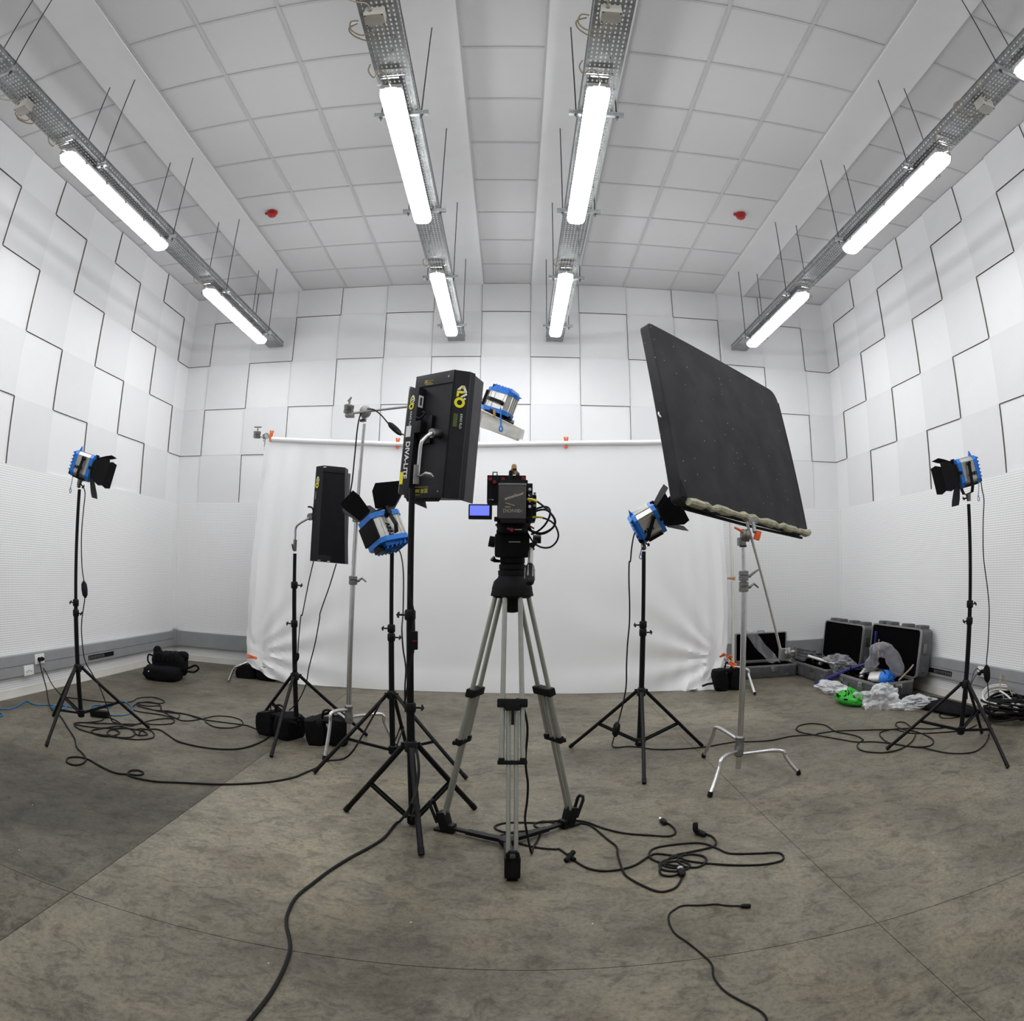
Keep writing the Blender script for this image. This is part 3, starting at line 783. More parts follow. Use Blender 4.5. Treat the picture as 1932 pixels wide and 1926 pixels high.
part('collar_ring', MB().cyl((-1.052,4.35,2.288), (-1.053,4.35,2.3), .024, n=14), BLACK, cc)
A0, A1 = V((-1.158,4.3,2.332)), V((-0.189,4.27,2.426))
bm_ = thing('boom_arm', 'thin steel boom arm reaching right from the tall chrome stand', 'boom arm', A0)
part('arm_rod', MB().cyl(A0, A1, .008, n=10), STEEL, bm_)
m = MB(); e = V((-1.148,4.3,2.354)); grip_head(m, e+V((0, 0, .012)), (.15, -.3, 1), .036, .07)
part('grip_head', m, CAST, bm_)
m = MB().cyl(e+V((0, 0, .04)), e+V((.002, 0, .075)), .008, n=8).tube([e+V((-.012, 0, .07)), e+V((.004, 0, .085)), e+V((.014, 0, .10))], [.007, .009, .006], 8)
part('wing_handle', m, CAST, bm_)
part('jaw', MB().box(e+V((.01, 0, -.035)), (.06, .05, .025), bev=.006), CAST, bm_)
# lamp on the boom, pointing down through a frosted sheet
BO = V((-0.091,4.22,2.376)); BD = V((-.36, .10, -1))
spot_lamp('small blue lamp pointing down, hanging from the boom arm in the middle', BO, BD, A1+V((.0, 0, .0)), up=(1, -.4, -.1), doors=(None, None, None, None), scale=.90, word=None, tail=False, base=BO)
fr_ = thing('diffusion_sheet', 'frosted translucent sheet in a frame below the small hanging lamp', 'diffusion sheet', BO)
c = [(-0.215,4,2.215), (0.076,4,2.128), (0.057,4.3,2.139), (-0.248,4.3,2.232)]
q = [(-0.21,4.08,2.3), (0.07,4.05,2.159), (0.033,4.36,2.151), (-0.246,4.38,2.261)]
part('gel_sheet', MB().quad(q, .004), FROST, fr_)
part('gel_sheet', MB().quad([(-0.198,4.1,2.305), (0.07,4.05,2.152), (0.057,4.06,2.099), (-0.219,4.1,2.188)], .003), FROST, fr_)
part('metal_frame', MB().quad([(-0.202,4.12,2.303), (-0.193,4.3,2.351), (0.002,4.3,2.275), (-0.001,4.1,2.211)], .010), BLACKM, fr_)
part('wooden_peg', MB().cyl((-0.127,4.05,2.293), (-0.123,4.05,2.244), .008, n=6), CARDB, fr_)
m = MB().cyl((-0.083,4.02,2.297), (-0.081,4.02,2.182), .005, n=6); P_ = V((-0.081,4.02,2.162))
m.tube([P_+V((.010*math.sin(a), 0, .016*math.cos(a))) for a in (2*math.pi*k/12 for k in range(12))], .005, 6, True)
part('blue_strap', m, BLUE, fr_)
sm = MB().tube(spline([(-0.182,4.2,2.37), (-0.158,4.2,2.407), (-0.123,4.2,2.433), (-0.088,4.2,2.437), (-0.077,4.2,2.415)], 5), .004, 6)
solo('lamp_lead', sm, RUBBER, 'short black lead arching over the small hanging lamp', 'cable', (-0.182,4.2,2.37))

# ---------------------------------------------------------------- dark fluorescent panels
def logo(M, s, parent):
    """stacked yellow and white panel emblem, drawn in the local x-z plane, about 4.4 s tall, facing -y"""
    th = (0, -.0012, 0); X_, Z_ = (s, 0, 0), (0, 0, s)
    def P(poly): return [((x-1320)/100, (560-y)/100) for x, y in poly]
    w_ = MB(M)
    w_.prism(P([(1235, 437), (1322, 342), (1330, 375), (1300, 437)]), (0, 0, 0), X_, Z_, th)
    w_.prism(P([(1372, 342), (1432, 470), (1396, 482), (1358, 415)]), (0, 0, 0), X_, Z_, th)
    w_.prism(P([(1312, 560), (1422, 478), (1436, 520), (1345, 575)]), (0, 0, 0), X_, Z_, th)
    w_.prism([(.8+.2*math.cos(a), -.35+.2*math.sin(a)) for a in (2*math.pi*k/12 for k in range(12))], (0, 0, 0), X_, Z_, th)
    part('white_emblem', w_, WHITEL, parent, 'white strokes of the printed emblem', smooth=False, split=False)
    y_ = MB(M)
    y_.prism(P([(1332, 345), (1366, 345), (1352, 410), (1334, 412)]), (0, 0, 0), X_, Z_, th)
    y_.prism(P([(1240, 455), (1370, 450), (1404, 478), (1330, 502), (1288, 497), (1280, 555), (1240, 572)]), (0, 0, 0), X_, Z_, th)
    cx, cz = -.1, -1.15
    for k in range(24):
        a, b = 2*math.pi*k/24, 2*math.pi*(k+1)/24
        y_.prism([(cx+.5*math.cos(a), cz+.5*math.sin(a)), (cx+math.cos(a), cz+math.sin(a)), (cx+math.cos(b), cz+math.sin(b)), (cx+.5*math.cos(b), cz+.5*math.sin(b))], (0, 0, 0), X_, Z_, th)
    part('yellow_emblem', y_, YELL, parent, 'yellow strokes and ring of the printed emblem', smooth=False, split=False)
def facet(a, b, a2):
    """frame on the panel a-b (top edge) a2 = below a: x along the edge, z up, -y outward"""
    a, b, a2 = V(a), V(b), V(a2); x = (b-a).normalized(); z = (a-a2); z = (z-x*z.dot(x)).normalized(); y = z.cross(x)
    return Matrix(((x.x, y.x, z.x, a.x), (x.y, y.y, z.y, a.y), (x.z, y.z, z.z, a.z), (0, 0, 0, 1)))
def fluo_panel(label, T_, B_, loc, flip=False):
    """T_, B_: top and bottom outline points: back face left, back face right, bevel end, door end"""
    t = thing('fluorescent_panel', label, 'studio light', loc, 'dark fluorescent panels')
    T_ = [V(p) for p in T_]; B_ = [V(p) for p in B_]
    F = facet(T_[0], T_[1], B_[0]); wd = (T_[1]-T_[0]).length; ht = (T_[0]-B_[0]).length
    inw = F.to_3x3() @ V((0, 1, 0))
    bev = T_[2]-T_[1]; dep = inw*.075
    # shell: back face, bevel, far bevel, closed by the front frame
    m = MB(); L0 = T_[0]-F.to_3x3() @ V((.045, 0, 0))+inw*.06; L0b = B_[0]-F.to_3x3() @ V((.045, 0, 0))+inw*.06
    loopT = [L0, T_[0], T_[1], T_[2], T_[2]+dep*.5, L0+dep*.5]; loopB = [L0b, B_[0], B_[1], B_[2], B_[2]+dep*.5, L0b+dep*.5]
    tv = [m._v(p) for p in loopT]; bv = [m._v(p) for p in loopB]; m.face(tv); m.face(bv[::-1])
    for i in range(6): m.face((tv[i], tv[(i+1) % 6], bv[(i+1) % 6], bv[i]))
    part('shell', m, KINO, t, smooth=False)
    part('barn_door', MB().quad([T_[2], T_[3], B_[3], B_[2]], .004), KINOD, t, smooth=False)
    far = inw*.13-F.to_3x3() @ V((.03, 0, 0))
    part('barn_door', MB().quad([L0, L0+far, L0b+far, L0b], .004), KINOD, t, smooth=False)
    e = inw*.10
    zz = F.to_3x3() @ V((0, 0, 1))
    xx = F.to_3x3() @ V((1, 0, 0))
    part('bottom_door', MB().quad([B_[0]-xx*.01+inw*.02, B_[0]+xx*.125+inw*.02, B_[0]+xx*.115-zz*.045+inw*.05, B_[0]-xx*.01-zz*.012+inw*.05], .004), KINOD, t, smooth=False)
    part('bottom_door', MB().quad([B_[0]+inw*.01, B_[1]-xx*.02+inw*.01, B_[1]-xx*.045-zz*.014+inw*.02, B_[0]-zz*.016+inw*.02], .003), KINO, t, smooth=False)
    part('corner_cap', MB(F).b2(.0, wd, -.006, .001, -.062, .0, .002), KINOD, t, 'grey cap along the top of the back')
    part('corner_cap', MB(F).b2(.0, wd, -.006, .001, -ht, -ht+.06, .002), KINO, t)
    part('rivet', MB(F).cyl((wd*.88, -.006, -.03), (wd*.88, -.008, -.03), .006, n=8), CAST, t)
    part('rivet', MB(F).cyl((wd*.88, -.006, -ht+.03), (wd*.88, -.008, -ht+.03), .005, n=8), CAST, t)
    part('edge_seam', MB(F).b2(wd-.004, wd+.002, -.004, .002, -ht, 0), BLACKM, t)
    G = facet(T_[1], T_[2], B_[1])
    return t, F, G, wd, ht
def sc_(P): return tuple(V((0, 0, CAM_H))+(V(P)-V((0, 0, CAM_H)))*.914)
KT = [sc_(p) for p in ((-.540, 3.463, 2.338), (-.310, 3.277, 2.320), (-.231, 3.295, 2.314), (-.172, 3.494, 2.313))]
KB = [sc_(p) for p in ((-.588, 3.471, 1.660), (-.358, 3.286, 1.641), (-.279, 3.304, 1.636), (-.220, 3.502, 1.634))]
kp, F, G, wd, ht = fluo_panel('big dark fluorescent panel seen from behind, with yellow ring emblem and grey bent mounting rod', KT, KB, (-.474, 3.1, 1.6))
part('ballast_box', MB(F).b2(.002, .075, -.045, 0, -ht+.012, -.075, .004), KINO, kp)
part('ballast_edge', MB(F).b2(-.008, .002, -.04, .01, -ht+.02, -.06, .002), CAST, kp, 'worn grey edge')
Bf = F @ Matrix.Translation((.036, -.0465, -.15)); logo(Bf, .017, kp)
Gf = G @ Matrix.Translation((.040, -.001, -.13)); logo(Gf, .026, kp)
def vtext(body, M, x, y, z, size, m, flip=1, **k):
    text(body, M @ Matrix.Translation((x, y, z)) @ Matrix.Rotation(math.pi/2, 4, 'X') @ Matrix.Rotation(-math.pi/2*flip, 4, 'Z'), size, m, kp, **k)
vtext('DIVA-LITE', F, .036, -.0465, -.44, .042, WHITEL, bold=.001)
vtext('KINO FLO', F, .036, -.0465, -.235, .018, WHITEL)
vtext('KINO FLO', G, .052, -.002, -.25, .016, WHITEL)
part('green_label', MB(G).b2(.016, .036, -.003, 0, -.28, -.215), GREENL, kp)
part('white_label', MB(F).b2(.015, .05, -.048, -.044, -.325, -.27), WHITEP, kp, 'blank white sticker')
part('spec_label', MB(F).b2(.0745, .077, -.04, -.01, -.175, -.115), WHITEP, kp, 'small grey and white sticker')
part('label_print', MB(F).b2(.0765, .0775, -.032, -.018, -.165, -.125), CAST, kp)
part('yellow_label', MB(F).b2(.004, .026, -.048, -.044, -.56, -.50), YELL, kp, 'yellow warning sticker')
m = MB(F)
for a_, b_, c_, d_ in ((.07, .13, -.038, -.034), (.075, .12, -.048, -.044), (.08, .13, -.056, -.052), (.07, .09, -.05, -.03)): m.b2(a_, b_, -.0075, -.006, c_, d_)
part('faded_print', m, YELLD, kp, split=False)
m = MB(F)
for a_, b_, c_, d_ in ((.05, .17, -ht+.05, -ht+.053), (.05, .12, -ht+.012, -ht+.015), (.06, .11, -ht+.024, -ht+.04), (.12, .14, -ht+.022, -ht+.042), (.145, .168, -ht+.022, -ht+.045)): m.b2(a_, b_, -.0075, -.006, c_, d_)
part('faded_print', m, YELLD, kp, split=False)
part('mount_plate', MB(F).b2(.06, .165, -.02, 0, -.36, -.22, .004), BLACK, kp)
part('mount_block', MB(F).b2(.085, .125, -.055, -.01, -.31, -.25, .006), BLACK, kp)
cable = MB(F).tube(spline([(.03, -.03, -.215), (.07, -.04, -.225), (.1, -.04, -.235), (.12, -.03, -.21), (.10, -.03, -.20)], 5), .005, 8)
part('power_lead', cable, RUBBER, kp)
# bent chrome spud of the mount
a = V((-0.442,2.97,1.721)); c = V((-0.43,2.96,1.862)); d = V((-0.414,2.97,1.89)); e = V((-0.379,3,1.921))
part('bent_rod', MB().tube(spline([(-0.444,2.97,1.709), a, (-0.436,2.965,1.803), c, d, (-0.394,2.98,1.909), e], 5), .0095, 12), STEEL, kp)
part('rod_collar', MB().cyl(e-V((.008, .01, .004)), e+V((.025, .04, 0)), .023, n=16), CAST, kp)
part('rod_socket', MB().cyl((-0.451,2.975,1.672), (-0.448,2.97,1.761), .0155, n=14), CAST, kp)
part('thumb_screw', MB().tube([(-0.443,2.96,1.71), (-0.427,2.955,1.707), (-0.404,2.95,1.716), (-0.382,2.95,1.711), (-0.367,2.95,1.701)], [.005, .004, .012, .012, .005], 8), CAST, kp)
# second, smaller-looking panel further back
K2T = [(-1.401,4.42,1.981), (-1.327,4.36,1.979), (-1.18,4.4,1.97), (-1.181,4.56,1.948)]
K2B = [(-1.425,4.42,1.311), (-1.346,4.36,1.308), (-1.159,4.4,1.295), (-1.189,4.56,1.311)]
t2 = thing('fluorescent_panel', 'small dark fluorescent panel hanging upright, seen from behind beside the chrome stand', 'studio light', (-1.4, 4.4, 1.3), 'dark fluorescent panels')
m = MB(); P4, Q4 = [V(p) for p in K2T], [V(p) for p in K2B]
dp = V((0, .09, 0))
tv = [m._v(p) for p in (P4[0], P4[1], P4[2], P4[2]+dp, P4[0]+dp)]; bv = [m._v(p) for p in (Q4[0], Q4[1], Q4[2], Q4[2]+dp, Q4[0]+dp)]
m.face(tv); m.face(bv[::-1])
for i in range(5): m.face((tv[i], tv[(i+1) % 5], bv[(i+1) % 5], bv[i]))
part('shell', m, mat('near black shell', (.004, .004, .006), .5, 0, .2, spec=.2), t2, smooth=False)
part('barn_door', MB().quad([P4[2]+V((0, .06, -.03)), P4[3], Q4[3], Q4[2]+V((0, .06, 0))], .004), KINO, t2, smooth=False)
G2 = facet(P4[0], P4[1], Q4[0]); logo(G2 @ Matrix.Translation((.032, -.001, -.115)), .019, t2)
for nm, w_, z0, z1 in (('corner_cap', .0, -.045, 0), ('corner_cap', .0, -.66, -.615)):
    F2 = facet(P4[1], P4[2], Q4[1]); wd2 = (P4[2]-P4[1]).length; h2 = (P4[1]-Q4[1]).length
    z0, z1 = (z0, z1) if z1 == 0 else (-h2, -h2+.045)
    part(nm, MB(F2).b2(0, wd2, -.005, 0, z0, z1, .002), KINO, t2)
part('side_print', MB(G2).b2(.018, .024, -.002, 0, -.235, -.18), GREYL, t2)
part('yellow_label', MB().box((-1.341,4.355,1.316), (.03, .002, .008)), YELLD, t2)
part('white_label', MB().box((-1.267,4.355,1.31), (.018, .002, .006)), WHITEP, t2)
part('white_label', MB().box((-1.315,4.35,1.966), (.02, .002, .006)), WHITEP, t2)
m = MB().tube(spline([(-1.558,4.45,1.391), (-1.553,4.45,1.482), (-1.55,4.45,1.543), (-1.515,4.44,1.577), (-1.437,4.42,1.614)], 5), .0085, 10)
part('bent_rod', m, STEEL, t2)
part('rod_collar', MB().cyl((-1.437,4.42,1.621), (-1.418,4.46,1.629), .026, n=14), CAST, t2)
part('tilt_lever', MB().tube(spline([(-1.452,4.42,1.693), (-1.424,4.42,1.689), (-1.411,4.42,1.667), (-1.417,4.43,1.634)], 4), .006, 8), BLACK, t2)
part('rod_socket', MB().cyl((-1.554,4.45,1.376), (-1.552,4.45,1.459), .013, n=12).cyl((-1.559,4.44,1.387), (-1.565,4.42,1.427), .009, .006, 8), CAST, t2)

# ---------------------------------------------------------------- big black board on a grip arm
FT = [V((.815, 3.656, 2.779)), V((2.052, 4.624, 2.652)), V((2.147, 4.354, 1.527)), V((.909, 3.387, 1.654))]
fb = thing('black_board', 'big square black fabric board with a pale taped lower edge, tilted on a chrome stand', 'black board', (1.5, 3.87, 1.6))
Fx = (FT[1]-FT[0]).normalized(); Fz = (FT[0]-FT[3]).normalized(); Fy = Fz.cross(Fx)
FM_ = Matrix(((Fx.x, Fy.x, Fz.x, FT[3].x), (Fx.y, Fy.y, Fz.y, FT[3].y), (Fx.z, Fy.z, Fz.z, FT[3].z), (0, 0, 0, 1)))
bw, bh = (FT[1]-FT[0]).length, (FT[0]-FT[3]).length
def board_mat():
    m = bpy.data.materials.new('speckled black fabric'); nt, b = nodes(m); L = nt.links.new; N = nt.nodes.new
    tc = N('ShaderNodeTexCoord'); vo = N('ShaderNodeTexVoronoi'); vo.inputs['Scale'].default_value = 20; L(tc.outputs['Object'], vo.inputs['Vector'])
    nz = N('ShaderNodeTexNoise'); nz.inputs['Scale'].default_value = 5; nz.inputs['Detail'].default_value = 8; L(tc.outputs['Object'], nz.inputs['Vector'])
    lt = N('ShaderNodeMath'); lt.operation = 'LESS_THAN'; lt.inputs[1].default_value = .085; L(vo.outputs['Distance'], lt.inputs[0])
    gt = N('ShaderNodeMath'); gt.operation = 'GREATER_THAN'; gt.inputs[1].default_value = .5; 
    sx = N('ShaderNodeSeparateColor'); L(vo.outputs['Color'], sx.inputs[0]); L(sx.outputs[0], gt.inputs[0])
    ml = N('ShaderNodeMath'); ml.operation = 'MULTIPLY'; L(lt.outputs[0], ml.inputs[0]); L(gt.outputs[0], ml.inputs[1])
    rp = N('ShaderNodeValToRGB'); rp.color_ramp.elements[0].position = .35; rp.color_ramp.elements[0].color = (.014, .014, .016, 1)
    rp.color_ramp.elements[1].position = .7; rp.color_ramp.elements[1].color = (.028, .028, .033, 1); L(nz.outputs['Fac'], rp.inputs[0])
    mx = N('ShaderNodeMix'); mx.data_type = 'RGBA'; mx.inputs['B'].default_value = (.22, .22, .22, 1)
    L(ml.outputs[0], mx.inputs['Factor']); L(rp.outputs[0], mx.inputs['A']); L(mx.outputs['Result'], b.inputs['Base Color'])
    b.inputs['Roughness'].default_value = .75; b.inputs['Specular IOR Level'].default_value = .3
    bp = N('ShaderNodeBump'); bp.inputs['Strength'].default_value = .4; bp.inputs['Distance'].default_value = .01; L(nz.outputs['Fac'], bp.inputs['Height']); L(bp.outputs[0], b.inputs['Normal'])
    return m
BM_ = board_mat()
m = MB(FM_)
def rrect(w_, h_, r, ins=0):
    out = []
    for cx, cz, a0, rad in ((w_-r[2], h_-r[2], 0, r[2]), (r[3], h_-r[3], 90, r[3]), (r[0], r[0], 180, r[0]), (w_-r[1], r[1], 270, r[1])):
        for k in range(5):
            a = math.radians(a0+22.5*k); out.append((cx+(rad-ins)*math.cos(a), cz+(rad-ins)*math.sin(a)))
    return out
o1 = rrect(bw, bh, (.03, .02, .10, .03), .012); o2 = rrect(bw, bh, (.03, .02, .10, .03)); 
r_ = [[m._v((x, y, z)) for x, z in o] for y, o in ((0, o1), (.012, o2), (.075, o2), (.085, o1))]
for a_, b_ in zip(r_, r_[1:]):
    for k in range(20): m.face((a_[k], a_[(k+1) % 20], b_[(k+1) % 20], b_[k]))
m.face(r_[0][::-1]); m.face(r_[3])
part('board_face', m, BM_, fb)
m = MB(FM_)
pts = [(bw*.03+bw*.96*i/26, -.006+.006*math.sin(i*1.9), -.002+.007*math.sin(i*2.7)) for i in range(27)]
m.tube(pts, [.022+.006*math.sin(i*1.3) for i in range(27)], 8)
part('edge_tape', m, CREAMT, fb, 'pale worn tape along the lower edge')
part('edge_rail', MB(FM_).tube([(.06, .05, -.02), (bw*.5, .05, -.03), (bw-.02, .05, -.02)], .010, 8), BLACKM, fb)
part('tape_strip', MB(FM_).b2(bw-.004, bw+.003, .0, .08, .01, bh-.1), BLACK, fb)
part('corner_fold', MB(FM_).prism([(-.004, .02), (.05, .02), (.012, .12)], (0, 0, 0), (1, 0, 0), (0, 0, 1), (0, -.006, 0)), BLACKM, fb)
part('side_clip', MB(FM_).tube([(-.012, .04, bh*.44), (-.02, .045, bh*.455), (-.012, .05, bh*.47)], .005, 6), WHITEP, fb)
ga = thing('grip_arm', 'slanted steel grip arm running from the black board down to a clamp', 'grip arm', (1.681,3.75,0.76))
part('arm_rod', MB().cyl((1.387,3.66,1.558), (1.653,3.74,0.782), .0085, n=12), SILVER, ga)
e = V((1.692,3.74,0.75)); m = MB(); grip_head(m, e+V((.012, 0, 0)), (1, -.35, .1), .036, .05); part('grip_head', m, CAST, ga)
part('clamp_jaw', MB().box(e-V((.025, 0, .0)), (.03, .05, .07), bev=.008), CAST, ga)
m = MB().cyl(e+V((.035, 0, .005)), e+V((.065, 0, .008)), .012, n=10).tube([e+V((.066, 0, .045)), e+V((.070, 0, .01)), e+V((.075, 0, -.03))], [.007, .010, .005], 8)
part('wing_handle', m, CAST, ga)
part('board_bracket', MB().cyl((1.422,3.62,1.496), (1.429,3.66,1.555), .012, n=10).box((1.429,3.67,1.562), (.06, .03, .03), bev=.006), GALV, ga)

# ---------------------------------------------------------------- camera tripod with ground spreader
TF = [(-.313, 2.953), (.294, 3.035), (.011, 2.478)]
ct = thing('camera_tripod', 'silver twin-tube camera tripod with a black ground spreader', 'tripod', (0, 2.82, 0))
TC = V((0, 2.82, 0))
for k, (fx, fy_) in enumerate(TF):
    f = V((fx, fy_, .0)); h = (f-TC); h.normalize(); sd = V((-h.y, h.x, 0))
    # the twin upper tubes fan from the bowl; the inner tubes slide between them
    top = TC+h*.062+V((0, 0, 1.175)); ft = f+V((0, 0, .075))
    ax = (ft-top); L_ = ax.length; ax.normalize()
    def at(s_): return top+ax*(L_*s_)
    for s_ in (-1, 1):
        part('upper_tube', MB().cyl(at(0)+sd*s_*.032, at(.62)+sd*s_*.044, .0105, n=14), ALU, ct)
        part('lower_tube', MB().cyl(at(.40)+sd*s_*.016, at(1)+sd*s_*.016, .0095, n=12), ALU, ct)
        part('hinge_lug', MB().box(at(-.012)+sd*s_*.032, (.034, .034, .05), frame((0, 0, 0), sd, -ax).to_3x3(), .005), BLACKM, ct)
    nrm = sd.cross(ax).normalized(); R3 = Matrix((sd, nrm, -ax)).transposed()
    part('mid_lock', MB().box(at(.405), (.125, .036, .036), R3, .006).box(at(.42)-nrm*.012, (.06, .03, .03), R3, .006), BLACKM, ct)
    part('lock_lever', MB().box(at(.455)-nrm*.02, (.012, .012, .07), R3, .003), BLACK, ct)
    part('lower_lock', MB().box(at(.625), (.122, .026, .018), R3, .004).box(at(.62)+sd*.044, (.026, .03, .028), R3, .004).box(at(.62)-sd*.044, (.026, .03, .028), R3, .004), BLACKM, ct)
    if k < 2:
        part('red_clamp_knob', MB().cyl(at(.632)-nrm*.018+sd*.02, at(.632)-nrm*.034+sd*.02, .010, n=10), REDP, ct)
        part('clamp_lever', MB().box(at(.63)-nrm*.02+sd*(.04 if k == 0 else -.04), (.03, .014, .02), R3, .003), BLACK, ct)
    # foot clamp with loop handle standing out
    R4 = Matrix((h, sd, (0, 0, 1))).transposed()
    part('foot_block', MB().box(f+V((0, 0, .065))-h*.0, (.045, .062, .09), R4 @ Matrix.Rotation(.25, 3, 'Y'), .008).box(f+V((0, 0, .025))-h*.02, (.07, .05, .045), R4, .008), BLACK, ct)
    o_ = f+h*.052+V((0, 0, .10))
    zt = (V((0, 0, 1))*.93+h*.35).normalized(); yt = sd
    hp = [o_-zt*.055-yt*.016, o_+zt*.04-yt*.02, o_+zt*.055-yt*.012, o_+zt*.055+yt*.012, o_+zt*.04+yt*.02, o_-zt*.055+yt*.016]
    part('foot_handle', MB().tube(hp, .0085, 8, True), RUBBER, ct)
    if k == 2: part('foot_shell', MB().box(f+h*.04+V((0, 0, .065)), (.035, .066, .10), R4, .01), RUBBER, ct)
    part('rubber_foot', MB().box(f+V((0, 0, .006))+h*.02, (.06, .045, .012), R4, .003), RUBBER, ct)
    # spreader arm
    hub = V((-.012, 2.80, .028))
    a_, b_ = hub+h*.03, f-h*.01+V((0, 0, .026)); dd = (b_-a_)
    R5 = frame((0, 0, 0), dd, (0, 0, 1)).to_3x3()
    part('spreader_arm', MB().box(a_.lerp(b_, .3), (dd.length*.62, .036, .020), R5, .003).box(a_.lerp(b_, .74), (dd.length*.52, .026, .014), R5, .003), BLACK, ct)
part('spreader_hub', MB().lathe([(.035, -.018), (.04, -.01), (.04, .012), (.025, .018)], (-.012, 2.80, .028)), BLACK, ct)
part('bowl', MB().lathe([(.075, -.02), (.088, -.01), (.088, .02), (.080, .05), (.062, .068), (.058, .085)], (0, 2.82, 1.18), n=24), BLACKM, ct)
part('bowl_nut', MB().lathe([(.012, -.085), (.036, -.08), (.042, -.055), (.04, -.02)], (0, 2.82, 1.18), n=20), BLACKM, ct)

# fluid head and camera, built in a frame at the camera plane (x right, z up), facing away from the viewer
CY = 2.82
hd_ = thing('fluid_head', 'black fluid head with a ribbed pan handle on top of the tripod', 'tripod head', (0, CY, 1.25))
part('tilt_ring', MB().lathe([(.056, .0), (.062, .004), (.062, .022), (.054, .026), (.058, .030), (.058, .048), (.050, .052), (.054, .056), (.054, .078), (.046, .085)], (0, CY, 1.255), n=28), BLACKM, hd_)
part('head_body', MB().box((-.002, CY, 1.385), (.148, .13, .10), bev=.012), BLACKM, hd_)
part('head_shoulder', MB().box((-.002, CY, 1.442), (.135, .12, .022), bev=.006), BLACKM, hd_)
part('head_print', MB().box((.008, CY-.0655, 1.400), (.05, .001, .005)), GREYL, hd_)
part('side_knob', MB().cyl((-.075, CY, 1.40), (-.102, CY, 1.405), .024, n=14), BLACK, hd_)
part('side_knob', MB().cyl((.088, CY-.02, 1.415), (.122, CY-.02, 1.415), .019, n=14), BLACK, hd_)
part('drag_lever', MB().tube([(-.055, CY-.02, 1.318), (-.075, CY-.03, 1.320), (-.086, CY-.035, 1.330)], [.006, .008, .014], 8), BLACK, hd_)
m = MB().tube([(0.077,2.78,1.375), (0.076,2.74,1.338), (0.073,2.7,1.302)], .011, 12); part('pan_bar', m, ALU, hd_)
p0, p1 = V((0.073,2.7,1.302)), V((0.069,2.6,1.227)); part('pan_grip', MB().tube([p0, p0.lerp(p1, .12), p0.lerp(p1, .8), p0.lerp(p1, .93), p1], [.013, .0185, .020, .018, .010], 14), RUBBER, hd_)
m = MB(); axp = (p1-p0).normalized()
for k in range(6):
    a = 2*math.pi*k/6; u = axp.orthogonal().normalized(); w_ = axp.cross(u); off = (u*math.cos(a)+w_*math.sin(a))*.0195
    m.cyl(p0.lerp(p1, .2)+off, p0.lerp(p1, .78)+off, .003, n=6)
part('grip_rib', m, CAST, hd_)
part('handle_joint', MB().cyl((0.066,2.8,1.375), (0.089,2.8,1.385), .018, n=12).tube([(0.082,2.79,1.384), (0.095,2.79,1.398)], .008, 8), BLACK, hd_)

vc = thing('cinema_camera', 'black cinema camera seen from behind with a big grey battery', 'camera', (0, CY, 1.455))
def cb(name, x0, x1, y0, y1, z0, z1, m_, bev=.004, label=None):
    return part(name, MB().b2(x0, x1, CY+y0, CY+y1, z0, z1, bev), m_, vc, label)
cb('base_plate', -.066, .07, -.16, .16, 1.455, 1.472, BLACKM, .003)
cb('dovetail', -.05, .05, -.2, .2, 1.470, 1.486, BLACKM, .003)
cb('rod_bridge', -.078, .082, -.12, -.08, 1.484, 1.502, BLACKM, .004)
cb('camera_body', -.062, .066, -.08, .14, 1.500, 1.632, BLACKM, .008)
cb('body_top', -.058, .062, -.09, .12, 1.630, 1.662, BLACKM, .004)
bt = part('battery', MB().box((-.003, CY-.125, 1.563), (.114, .07, .145), bev=.010), BATT, vc, 'big dark grey battery with slanted lettering')
part('battery_lip', MB().box((-.003, CY-.125, 1.634), (.116, .074, .009), bev=.003), mat('worn grey edge', (.16, .16, .16), .45), vc)
MF = frame((0, CY-.1605, 1.563), (1, 0, 0), (0, 0, 1))
RX90 = Matrix.Rotation(math.pi/2, 4, 'X')
text('anton/bauer', MF @ Matrix.Translation((.004, 0, .022)) @ RX90 @ Matrix.Rotation(math.radians(18), 4, 'Z'), .0165, GREYL, vc, shear=.25, bold=.0006)
text('DIONIC', MF @ Matrix.Translation((-.006, 0, -.040)) @ RX90, .020, GREYL, vc)
text('HC', MF @ Matrix.Translation((.030, 0, -.040)) @ RX90, .014, GREYL, vc)
part('swoosh', MB(MF).box((-.012, 0, -.012), (.04, .001, .0025), Matrix.Rotation(.30, 3, 'Y')), GREYL, vc)
part('yellow_mark', MB(MF).box((-.022, 0, -.0235), (.022, .001, .005)), YELLD, vc)
part('blue_mark', MB(MF).box((.006, 0, -.0235), (.016, .001, .004)), mat('dull blue print', (.02, .03, .18)), vc)
cb('battery_mount', -.066, .058, -.10, -.075, 1.475, 1.64, BLACKM, .003)
# side module with connectors at the right
cb('connector_panel', .058, .082, -.11, .05, 1.484, 1.645, BLACKM, .004)
cb('side_module', .078, .100, -.06, .10, 1.500, 1.602, BLACKM, .006)
for z in (1.618, 1.594, 1.570, 1.546):
    part('connector', MB().cyl((.070, CY-.110, z), (.070, CY-.122, z), .0065, n=12), STEEL, vc)
for z in (1.606, 1.580, 1.555): part('connector', MB().cyl((.092, CY-.062, z), (.092, CY-.074, z), .006, n=12), CAST, vc)
